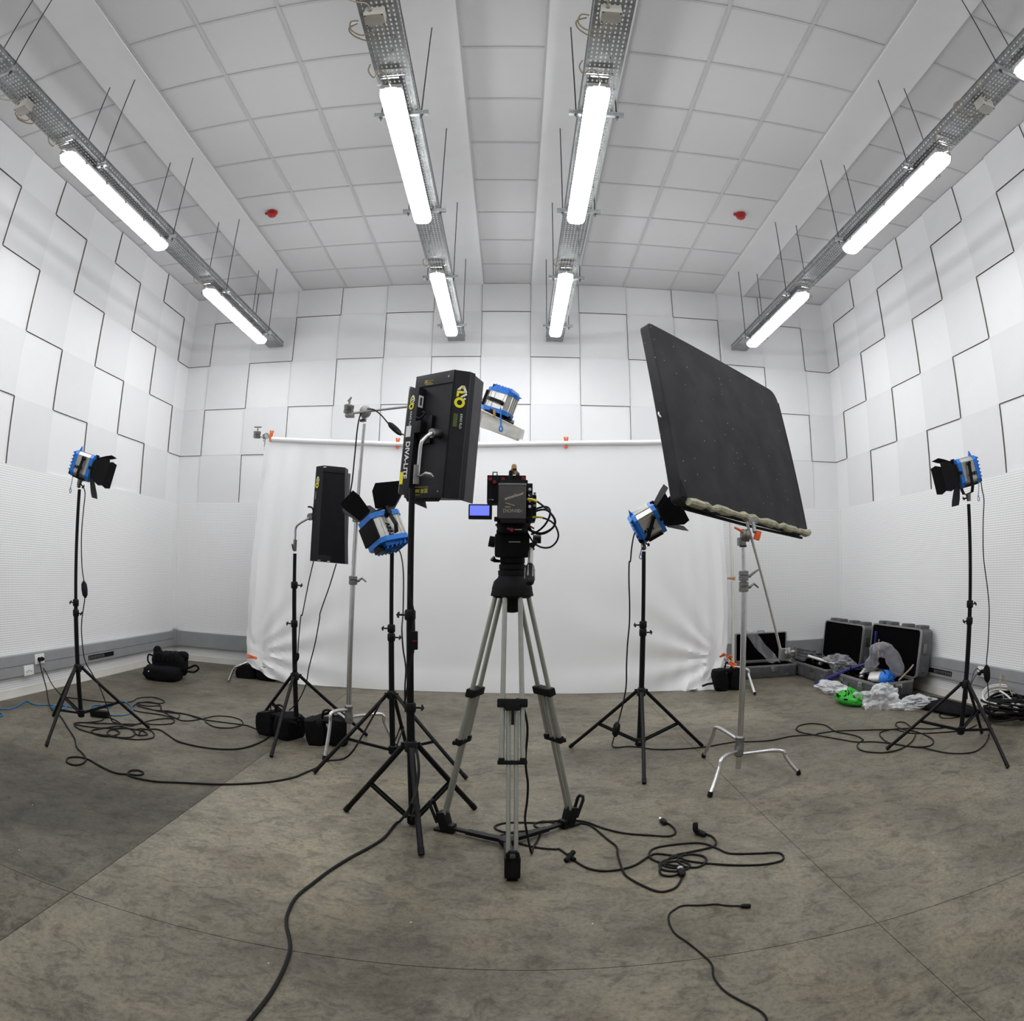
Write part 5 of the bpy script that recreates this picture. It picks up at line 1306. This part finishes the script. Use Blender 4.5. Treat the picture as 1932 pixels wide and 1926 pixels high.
for k in range(14):
    a = V((3.47+.36*rnd.random(), 5.62+.5*rnd.random(), .10+.08*rnd.random())); pts = [a+V((rnd.uniform(-.10, .10), rnd.uniform(-.12, .12), rnd.uniform(-.03, .06))) for _ in range(4)]
    part('lead', MB().tube(spline(pts, 5), rnd.uniform(.005, .009), 6), RUBBER, gr2)
for k in range(3):
    part('silver_fitting', MB().cyl((3.5+.08*k, 5.75+.1*k, .15), (3.53+.08*k, 5.80+.1*k, .19), .025, n=12), SILVER, gr2)
sr = thing('folded_rig', 'dark folded metal arms lying along the far end of the corner case', 'rig', (3.40, 7.22, .17))
for k in range(4): part('folded_arm', MB().box((3.40+.03*k, 7.10, .20+.03*k), (.05, .34, .03), Matrix.Rotation(.10*k-.1, 3, 'Z'), .006), CASEG, sr)

# ---------------------------------------------------------------- cables
def cable(label, pts, r=.0048, m_=RUBBER, group='black cables on the floor', sub=5, name='power_cable', extra=None):
    p = V(pts[0]); t = thing(name, label, 'cable', (p.x, p.y, min(q[2] for q in pts)), group)
    lift = []
    for q in spline(pts, sub): lift.append(q if q.z > .03 else V((q.x, q.y, max(r*.95, q.z))))
    part('cable_run', MB().tube(lift, r, 7), m_, t)
    return t
def plug(t, p, d, l=.05, r=.014, m_=RUBBER, name='plug'):
    p, d = V(p), V(d).normalized()
    part(name, MB().tube([p, p+d*l*.3, p+d*l*.8, p+d*l], [r*.6, r, r, r*.75], 10), m_, t)
def inline(t, a, b, w_=.02, name='inline_switch'):
    a, b = V(a), V(b)
    part(name, MB().tube([a, a.lerp(b, .18), a.lerp(b, .5), a.lerp(b, .82), b], [.008, w_*.9, w_, w_*.85, .008], 12), BLACKM, t)
# left lamp lead with its in-line dimmer
t = cable('thin black lead with oval dimmer, from the left lamp down to the floor coils', [(-3.047,3.8,1.771),(-3.001,3.78,1.715),(-2.991,3.76,1.587),(-2.982,3.74,1.414),(-2.953,3.72,1.205),(-2.914,3.7,1.094),(-2.891,3.68,1.002),(-2.891,3.66,0.918)]+[(-2.893,3.64,0.833),(-2.88,3.62,0.731),(-2.844,3.6,0.58),(-2.781,3.6,0.493),(-2.718,3.6,0.406),(-2.678,3.6,0.317)]+[(-2.99,4.064,0.1),(-3.04,4.171,0.005),(-2.947,4.161,0.005),(-2.854,4.157,0.005)], .0042, group='lamp leads')
inline(t, (-2.918,3.7,1.106), (-2.887,3.68,0.993), .024, 'inline_dimmer')
# leads out of the left socket
t = cable('long black lead from the left socket along the floor to the nearest stands', [(TX+.02, 4.61, .318)]+[(-4.167,4.561,0.24),(-3.975,4.404,0.12),(-3.823,4.256,0.03),(-3.68,4.145,0.005),(-3.491,4.026,0.005),(-3.231,3.799,0.005),(-3,3.596,0.005),(-2.842,3.422,0.005),(-2.719,3.334,0.005),(-2.62,3.238,0.005),(-2.59,3.146,0.005),(-2.619,3.099,0.005),(-2.693,3.117,0.005),(-2.74,3.194,0.005),(-2.698,3.253,0.005),(-2.603,3.251,0.005),(-2.469,3.19,0.005),(-2.308,3.135,0.005),(-2.219,3.161,0.005),(-2.158,3.183,0.005),(-2.157,3.236,0.005),(-2.211,3.259,0.005),(-2.248,3.224,0.005),(-2.232,3.163,0.005),(-2.176,3.13,0.005),(-2.022,3.134,0.005),(-1.847,3.203,0.005),(-1.638,3.281,0.005),(-1.47,3.378,0.005),(-1.358,3.47,0.005),(-1.284,3.569,0.005)]+[(-1.247,3.671,0.006),(-1.202,3.818,0.006),(-1.183,3.963,0.006)]+[(-.98, 3.76, .12), (-.86, 3.88, .33), (-.76, 3.93, .50), (-.66, 3.90, .43), (-.58, 3.70, .35), (-.51, 3.30, .30), (-.47, 3.06, .26)], .0062)
plug(t, (TX, 4.61, .318), (1, 0, 0), .045, .019)
t = cable('second black lead from the left socket, looping along the wall side of the floor', [(TX+.02, 4.65, .318)]+[(-4.28,4.675,0.27),(-4.22,4.69,0.19),(-4.095,4.632,0.1),(-3.973,4.621,0.02),(-3.899,4.65,0.005),(-3.5,4.741,0.005),(-3.334,4.888,0.005),(-3.366,5.073,0.005),(-3.263,5.192,0.005),(-3.09,5.106,0.005),(-3.076,4.997,0.005),(-3.208,4.991,0.005),(-3.246,4.859,0.005),(-3.177,4.681,0.005),(-3.071,4.614,0.005),(-2.839,4.625,0.005),(-2.665,4.589,0.005),(-2.723,4.734,0.005),(-2.854,4.786,0.005),(-2.986,4.738,0.005),(-3.178,4.793,0.005),(-3.263,4.886,0.005),(-3.206,4.96,0.005),(-3.053,4.959,0.005),(-2.911,4.761,0.005),(-2.709,4.612,0.005),(-2.569,4.549,0.005),(-2.474,4.673,0.005),(-2.42,4.829,0.005),(-2.292,4.867,0.005),(-2.162,4.799,0.005),(-2.094,4.659,0.005),(-2.137,4.527,0.005),(-2.259,4.496,0.005),(-2.393,4.599,0.005),(-2.457,4.683,0.005),(-2.689,4.769,0.005),(-2.906,4.765,0.005),(-3.021,4.905,0.005),(-3.114,4.839,0.005),(-3.217,4.841,0.005)], .0048)
plug(t, (TX, 4.65, .318), (1, 0, 0), .045, .019)
t = cable('black cable crossing the floor between the left coils and the sandbag', [(-3.183,4.789,0.005),(-3.066,4.762,0.005),(-2.882,4.725,0.005),(-2.683,4.759,0.005),(-2.474,4.673,0.005),(-2.27,4.667,0.005),(-2.06,4.659,0.005),(-1.944,4.589,0.005),(-1.837,4.549,0.005),(-1.873,4.691,0.005)], .0048)
t = cable('flat tangle of black cable with a black plug beside the left stand', [(-3.207,4.282,0.005),(-3.149,4.169,0.005),(-3.18,4.067,0.005),(-3.27,3.94,0.005),(-3.194,3.916,0.005),(-3.022,3.96,0.005),(-2.908,4.036,0.005),(-2.905,4.12,0.005),(-3.037,4.224,0.005),(-3.179,4.29,0.005),(-3.24,4.31,0.005)], .0048)
part('plug_block', MB().box((-3.236,4.256,0.03), (.16, .06, .05), Matrix.Rotation(.3, 3, 'Z'), .01), BLACKM, t)
t = cable('coiled black cable heap on the floor below the left lamp', [(-2.852,4.154,0.006),(-2.84,4.252,0.006),(-2.801,4.433,0.006),(-2.718,4.55,0.006),(-2.641,4.506,0.006),(-2.618,4.401,0.006),(-2.722,4.303,0.006),(-2.806,4.294,0.006),(-2.873,4.21,0.006),(-3.114,4.065,0.006),(-3.265,3.965,0.006),(-3.19,3.859,0.006),(-3.045,3.803,0.006),(-2.866,3.805,0.006),(-2.704,3.821,0.006),(-2.59,3.86,0.006),(-2.53,3.94,0.006),(-2.55,4.029,0.006),(-2.635,4.123,0.006),(-2.724,4.14,0.006),(-2.76,4.059,0.006),(-2.654,3.96,0.006),(-2.606,4.018,0.006),(-2.705,4.086,0.006),(-2.843,4.073,0.006),(-2.916,3.961,0.006),(-2.872,3.855,0.006),(-2.761,3.821,0.006),(-2.674,3.883,0.006),(-2.709,4.002,0.006),(-2.8,4.075,0.006),(-2.923,4.102,0.006),(-2.976,4.003,0.006),(-3.025,3.859,0.006),(-2.958,3.789,0.006),(-2.827,3.792,0.006),(-2.807,3.931,0.006),(-2.943,3.999,0.006),(-3.021,3.938,0.006),(-3.011,3.83,0.006),(-2.916,3.794,0.006),(-2.777,3.845,0.006)], .005)
t = cable('black cable sweeping in a wide arc from the left coils to the middle stands', [(-2.66,3.982,0.006),(-2.71,4.094,0.006),(-2.668,4.167,0.006),(-2.595,4.187,0.006),(-2.476,4.103,0.006),(-2.332,3.991,0.006),(-2.177,3.941,0.006),(-1.992,3.94,0.006),(-1.845,4.013,0.006),(-1.778,4.166,0.006),(-1.76,4.366,0.006),(-1.789,4.591,0.006)]+[(-1.818,4.732,0.006),(-1.888,5.072,0.006)], .006)
t = cable('light blue cable winding along the floor by the left wall', [(-4.095,3.752,0.005),(-4.058,3.836,0.005),(-4.001,3.899,0.005),(-4.033,4.057,0.005),(-4.094,4.23,0.005),(-3.942,4.195,0.005),(-3.816,4.294,0.005),(-3.721,4.36,0.005),(-3.652,4.287,0.005),(-3.683,4.203,0.005),(-3.761,4.24,0.005),(-3.774,4.334,0.005),(-3.605,4.353,0.005),(-3.43,4.31,0.005),(-3.436,4.364,0.005),(-3.52,4.522,0.005),(-3.483,4.593,0.005),(-3.368,4.555,0.005),(-3.417,4.751,0.005),(-3.403,4.86,0.005),(-3.247,4.757,0.005),(-3.104,4.569,0.005),(-3.104,4.416,0.005),(-3.21,4.334,0.005),(-3.348,4.292,0.005),(-3.451,4.366,0.005)], .006, CBLUE, 'blue cables')
t = cable('short end of light blue cable at the left edge of the picture', [(-3.999,3.659,0.005),(-3.951,3.729,0.005),(-3.897,3.71,0.005),(-3.877,3.656,0.005),(-3.918,3.581,0.005)], .007, CBLUE, 'blue cables')
# fluorescent leads
t = cable('thin black lead from the lower left corner of the small fluorescent panel', [(-1.398,4.42,1.311),(-1.429,4.42,1.176),(-1.457,4.42,1.04),(-1.481,4.42,0.926)]+[(-1.491,4.42,0.915),(-1.51,4.42,0.74),(-1.521,4.42,0.608),(-1.544,4.4,0.521),(-1.635,4.38,0.384),(-1.715,4.36,0.268)]+[(-1.849,4.727,0.06),(-1.842,4.7,0.005)], .004, group='lamp leads')
inline(t, (-1.516,4.42,0.65), (-1.525,4.42,0.595), .014)
t = cable('black lead curving down from the lower right of the small fluorescent panel', [(-1.228,4.42,1.297),(-1.274,4.41,1.137),(-1.336,4.4,0.957)]+[(-1.338,4.38,0.903),(-1.366,4.36,0.733),(-1.408,4.34,0.561),(-1.427,4.32,0.443),(-1.495,4.34,0.314),(-1.574,4.36,0.236)], .0042, group='lamp leads')
t = cable('black lead hanging from the top of the tall chrome stand', [(-1.057,4.3,2.347),(-1.076,4.3,2.248),(-1.092,4.32,2.056),(-1.107,4.34,1.883),(-1.129,4.38,1.791),(-1.151,4.44,1.717)], .005, group='lamp leads')
t = cable('black lead with a box-shaped dimmer looping off the boom head', [(-1.014,4.3,2.365),(-0.964,4.28,2.355),(-0.903,4.26,2.309),(-0.826,4.2,2.224),(-0.737,4.1,2.15),(-0.661,4,2.108),(-0.589,3.9,2.1)], .0048, group='lamp leads')
inline(t, (-0.838,4.2,2.241), (-0.737,4.14,2.148), .021)
t = cable('black lead with a small switch box hanging beside the nearest stand pole', [(-0.47,2.95,1.254),(-0.469,2.94,1.172),(-0.447,2.93,1.09),(-0.441,2.92,0.993),(-0.444,2.92,0.91),(-0.463,2.93,0.823),(-0.479,2.94,0.721),(-0.494,2.95,0.645)], .0044, group='lamp leads')
part('switch_box', MB().box((-0.443,2.92,0.953), (.036, .024, .085), bev=.005), BLACKM, t); part('red_rocker', MB().box((-0.438,2.905,0.952), (.018, .006, .006)), REDD, t)
t = cable('black lead running down from the tilted middle lamp behind the nearest pole', [(-0.716,3.9,1.42),(-0.661,3.8,1.365),(-0.608,3.6,1.248),(-0.574,3.4,1.049)]+[(-0.546,3.2,0.978),(-0.532,3.15,0.885),(-0.51,3.1,0.795),(-0.507,3.05,0.699),(-0.506,3.05,0.586)], .0042, group='lamp leads')
t = cable('thick black cable from the nearest stand curving across the floor out of the foreground', [(-0.436,2.93,0.43),(-0.417,2.86,0.362),(-0.42,2.8,0.284),(-0.436,2.7,0.222)]+[(-0.544,3.023,0.01),(-0.582,2.815,0.007),(-0.627,2.687,0.007),(-0.683,2.563,0.007),(-0.735,2.421,0.007)]+[(-0.768,2.296,0.007),(-0.802,2.14,0.007),(-0.795,2.008,0.007),(-0.772,1.919,0.007),(-0.732,1.829,0.007),(-0.707,1.751,0.007),(-0.693,1.631,0.007),(-0.69,1.495,0.007),(-0.701,1.365,0.007),(-0.707,1.321,0.007),(-0.725,1.212,0.007),(-0.737,1.098,0.007)], .0072)
# right-hand leads
t = cable('black lead with oval dimmer hanging from the lamp beside the black board', [(0.791,4.16,1.519),(0.779,4.15,1.48),(0.764,4.13,1.406),(0.756,4.12,1.336)]+[(0.744,4.1,1.325),(0.74,4.08,1.203),(0.742,4.06,1.073),(0.739,4.04,0.943),(0.726,4.02,0.814),(0.719,4,0.685),(0.717,3.98,0.556),(0.699,3.96,0.453),(0.673,3.94,0.351),(0.649,3.92,0.267)]+[(0.732,4.512,0.05),(0.727,4.516,0.005),(0.748,4.476,0.005),(0.84,4.49,0.005),(0.915,4.46,0.005),(1.01,4.387,0.005),(1.155,4.359,0.005),(1.361,4.366,0.005),(1.535,4.416,0.005),(1.64,4.437,0.005),(1.751,4.409,0.005),(1.913,4.393,0.005),(2.11,4.447,0.005),(2.308,4.415,0.005)]+[(2.329,4.436,0.005),(2.504,4.441,0.005),(2.704,4.372,0.005),(2.895,4.281,0.005)]+[(2.958,4.229,0.005),(2.988,4.097,0.005),(3.075,4.021,0.005),(3.228,3.951,0.005),(3.431,3.897,0.005),(3.617,3.958,0.005)], .0048, group='lamp leads')
inline(t, (0.659,3.92,0.332), (0.642,3.9,0.24), .024, 'inline_dimmer')
t = cable('black cable with wide flat loops between the board stand and the right stand', [(2.562,4.1,0.006),(2.571,4.245,0.006),(2.493,4.42,0.006),(2.505,4.576,0.006),(2.506,4.671,0.006),(2.429,4.757,0.006),(2.312,4.736,0.006),(2.23,4.632,0.006),(2.225,4.523,0.006),(2.273,4.436,0.006),(2.392,4.231,0.006),(2.479,4.084,0.006),(2.607,4.013,0.006),(2.705,3.893,0.006),(2.78,3.745,0.006)]+[(2.842,3.67,0.006),(2.872,3.546,0.006),(2.929,3.438,0.006),(3.021,3.375,0.006),(3.135,3.382,0.006),(3.313,3.493,0.006),(3.477,3.636,0.006)], .005)
t = cable('tangled black cable loops in front of the right stand', [(2.562,4.1,0.006),(2.47,4.028,0.006),(2.406,3.907,0.006),(2.426,3.803,0.006),(2.522,3.73,0.006),(2.662,3.74,0.006),(2.841,3.85,0.006),(2.998,4.013,0.006),(3.09,4.192,0.006),(3.153,4.398,0.006),(3.097,4.434,0.006),(3.025,4.334,0.006),(3.014,4.192,0.006),(3.064,4.062,0.006),(3.051,3.885,0.006),(3,3.765,0.006),(2.913,3.697,0.006),(2.821,3.718,0.006),(2.728,3.839,0.006),(2.692,3.963,0.006),(2.744,4.149,0.006),(2.82,4.241,0.006),(2.944,4.261,0.006),(3.095,4.198,0.006),(3.218,4.094,0.006),(3.385,4.045,0.006)], .005)
t = cable('small loop of black cable behind the right stand', [(3.729,4.3,0.006),(3.598,4.283,0.006),(3.53,4.344,0.006),(3.562,4.428,0.006),(3.637,4.483,0.006),(3.729,4.448,0.006),(3.83,4.393,0.006),(3.89,4.318,0.006),(3.679,4.126,0.006),(3.505,4,0.006)], .005)
t = cable('thin black lead with oval dimmer hanging from the right lamp past the socket', [(3.105,3.46,1.866),(3.131,3.45,1.839),(3.143,3.45,1.765),(3.147,3.44,1.69),(3.128,3.44,1.543),(3.123,3.44,1.323),(3.165,3.44,1.102),(3.187,3.44,0.953),(3.208,3.46,0.726)]+[(3.223,3.48,0.645),(3.241,3.5,0.58),(3.253,3.5,0.509),(3.251,3.48,0.445),(3.237,3.44,0.361),(3.208,3.38,0.282)]+[(3.486,3.646,0.1),(3.574,3.733,0.03),(3.467,3.635,0.005)], .0042, group='lamp leads')
inline(t, (3.241,3.5,0.575), (3.257,3.49,0.448), .027, 'inline_dimmer')
t = cable('black lead from the right socket curving over the stand hub', [(TXR-.04, 4.44, .33)]+[(3.863,4.3,0.392),(3.694,4.15,0.391),(3.501,3.95,0.387),(3.311,3.75,0.395),(3.195,3.62,0.389),(3.204,3.6,0.338),(3.229,3.58,0.265)], .0045, group='lamp leads')
plug(t, (TXR-.045, 4.44, .33), (1, 0, 0), .045, .018)
t = cable('second black lead from the right socket, just below the first', [(TXR-.04, 4.48, .305)]+[(3.945,4.35,0.346),(3.716,4.15,0.362),(3.509,3.95,0.369),(3.309,3.75,0.383),(3.173,3.62,0.376),(3.159,3.6,0.328)], .0045, group='lamp leads')
plug(t, (TXR-.045, 4.48, .305), (1, 0, 0), .045, .018)
# cable heap at the right edge
hp_ = thing('cable_heap', 'heap of coiled black cable with white leads at the right edge by the wall', 'cable heap', (3.95, 3.92, 0))
hc = V((3.93, 3.93, .0))
for k in range(15):
    r0 = .13+.10*rnd.random(); zz = .02+.011*k; ph = rnd.random()*6
    pts = [hc+V((r0*1.0*math.cos(a)+.02*math.sin(3*a+ph), r0*1.25*math.sin(a)+.02*math.cos(2*a+ph), zz+.02*math.sin(2*a+ph)+.012)) for a in (2*math.pi*i/22 for i in range(22))]
    part('coil', MB().tube(pts, .009, 6, True), RUBBER, hp_)
for k in range(4):
    pts = [hc+V(((.17+.014*k)*math.cos(a), (.22+.01*k)*math.sin(a), .14+.08*max(0, math.sin(a+.4))+.012*k)) for a in (math.pi*(-.1+1.2*i/14) for i in range(15))]
    part('white_coil', MB().tube(pts, .006, 6), WHITEP if k != 1 else BEIGEC, hp_, 'off-white lead')
part('white_loop', MB().tube(spline([hc+V((-.02, .0, .16)), hc+V((-.04, .06, .27)), hc+V((.02, .12, .36)), hc+V((.07, .08, .27)), hc+V((.09, .02, .19))], 6), .005, 6), BEIGEC, hp_)
part('white_lead', MB().tube(spline([hc+V((-.02, -.13, .13)), hc+V((-.03, -.06, .20)), hc+V((-.05, .04, .24)), hc+V((.0, .10, .22))], 6), .008, 8), WHITEP, hp_)
ps = solo('power_strip', MB().box(hc+V((.10, -.17, .15)), (.20, .06, .045), Matrix.Rotation(-.2, 3, 'Z') @ Matrix.Rotation(.15, 3, 'Y'), .006), WHITEP, 'white power strip lying on the cable heap at the right edge', 'power strip', hc+V((.10, -.17, .12)))
solo('cable_end', MB().tube([hc+V((.0, -.12, .12)), hc+V((.01, -.15, .11)), hc+V((-.005, -.16, .085))], .014, 8), WHITEP, 'small white plug poking out of the cable heap', 'plug', hc+V((.0, -.13, .1)))
# camera leads on the floor
t = cable('black lead hanging from the tripod lock to the floor and coiling under the spreader', [(0.017,2.74,0.716),(0.027,2.72,0.732),(0.039,2.7,0.728),(0.054,2.68,0.699),(0.068,2.66,0.638),(0.069,2.65,0.58),(0.063,2.64,0.5),(0.066,2.64,0.438),(0.074,2.63,0.377),(0.072,2.62,0.3),(0.064,2.61,0.222),(0.072,2.6,0.159)]+[(0.088,2.688,0.05),(0.098,2.707,0.005),(0.109,2.772,0.005),(0.134,2.867,0.005),(0.143,2.939,0.005),(0.115,2.966,0.005),(0.037,2.961,0.005),(-0.018,2.93,0.005),(-0.048,2.896,0.005),(-0.017,2.852,0.005),(0.036,2.823,0.005),(0.088,2.785,0.005),(0.15,2.758,0.005),(0.207,2.746,0.005)]+[(0.225,2.744,0.005),(0.265,2.66,0.005),(0.297,2.586,0.005),(0.336,2.529,0.005),(0.393,2.501,0.005),(0.461,2.507,0.005),(0.534,2.541,0.005),(0.612,2.623,0.005),(0.657,2.644,0.005),(0.735,2.599,0.005),(0.763,2.55,0.005),(0.817,2.512,0.005),(0.866,2.486,0.005),(0.972,2.44,0.005),(1.086,2.413,0.005),(1.166,2.423,0.005),(1.195,2.463,0.005),(1.184,2.511,0.005),(1.089,2.535,0.005),(0.974,2.572,0.005),(0.936,2.64,0.005),(0.89,2.714,0.005),(0.81,2.734,0.005),(0.681,2.72,0.005),(0.627,2.675,0.005),(0.616,2.603,0.005),(0.658,2.538,0.005),(0.746,2.482,0.005),(0.798,2.47,0.005),(0.846,2.514,0.005),(0.85,2.572,0.005),(0.802,2.607,0.005),(0.734,2.595,0.005),(0.655,2.554,0.005),(0.637,2.487,0.005),(0.684,2.451,0.005),(0.739,2.457,0.005),(0.767,2.496,0.005),(0.738,2.546,0.005),(0.666,2.542,0.005),(0.636,2.496,0.005),(0.626,2.436,0.005),(0.659,2.407,0.005),(0.701,2.421,0.005),(0.724,2.455,0.005)], .0052)
part('t_piece', MB().cyl((0.243,2.602,0.012), (0.28,2.659,0.03), .012, n=10).cyl((0.256,2.652,0.02), (0.281,2.611,0.012), .010, n=10), BLACKM, t)
t = cable('black lead with a right-angle plug joining the coiled cable right of the tripod', [(0.924,2.835,0.005),(0.953,2.782,0.005),(0.951,2.711,0.005),(0.919,2.666,0.005),(0.818,2.636,0.005),(0.739,2.617,0.005),(0.69,2.579,0.005),(0.657,2.52,0.005),(0.692,2.485,0.005),(0.739,2.484,0.005),(0.726,2.562,0.005),(0.78,2.618,0.005)], .0052)
plug(t, (0.921,2.792,0.014), V((0.884,2.842,0.02))-V((0.917,2.778,0.02)), .07, .016); plug(t, (0.878,2.822,0.02), (0, .3, 1), .05, .014)
t = cable('black lead swinging from the tripod foot round to a plug on the coiled cable', [(0.71,2.393,0.005),(0.666,2.31,0.005),(0.623,2.278,0.005),(0.58,2.28,0.005),(0.529,2.344,0.005),(0.48,2.443,0.005),(0.475,2.55,0.005),(0.478,2.662,0.005),(0.486,2.751,0.005),(0.455,2.85,0.005),(0.413,2.988,0.005),(0.377,3.05,0.005),(0.308,3.067,0.005),(0.238,3.071,0.005),(0.182,3.007,0.005),(0.131,3.015,0.005),(0.123,3.062,0.005),(0.169,3.097,0.005),(0.221,3.076,0.005)], .0052)
plug(t, (0.706,2.383,0.014), V((0.716,2.461,0.014))-V((0.706,2.383,0.014)), .055, .016); part('plug_ring', MB().cyl((0.709,2.431,0.014), (0.712,2.451,0.014), .0165, n=10), STEEL, t)
t = cable('black lead ending in a silver-tipped connector behind the tripod foot', [(0.776,3.011,0.005),(0.791,2.979,0.005),(0.8,2.924,0.005),(0.791,2.866,0.005),(0.749,2.836,0.005),(0.668,2.863,0.005),(0.548,2.909,0.005),(0.456,2.984,0.005),(0.395,3.061,0.005),(0.346,3.096,0.005),(0.275,3.101,0.005),(0.205,3.096,0.005),(0.134,3.078,0.005),(0.046,3.081,0.005),(-0.024,3.072,0.005),(-0.068,3.035,0.005),(-0.07,2.995,0.005),(-0.031,2.956,0.005),(0.045,2.935,0.005)], .0052)
plug(t, (0.768,2.982,0.014), V((0.755,3.044,0.014))-V((0.768,2.982,0.014)), .05, .015); plug(t, (0.756,3.037,0.014), V((0.754,3.067,0.014))-V((0.768,2.982,0.014)), .02, .010, STEEL, 'silver_tip')
t = cable('thin black lead in the right foreground with a small plug at its far end', [(0.862,2.085,0.004),(0.811,2.103,0.004),(0.775,2.125,0.004),(0.721,2.13,0.004),(0.651,2.144,0.004),(0.616,2.123,0.004),(0.584,2.087,0.004),(0.57,2.021,0.004),(0.574,1.942,0.004),(0.602,1.873,0.004),(0.633,1.776,0.004),(0.645,1.71,0.004),(0.631,1.637,0.004),(0.642,1.556,0.004),(0.673,1.491,0.004),(0.705,1.437,0.004),(0.718,1.399,0.004),(0.715,1.363,0.004),(0.695,1.289,0.004)], .0036)
plug(t, (0.859,2.076,0.009), V((0.884,2.068,0.009))-V((0.859,2.076,0.009)), .04, .010)
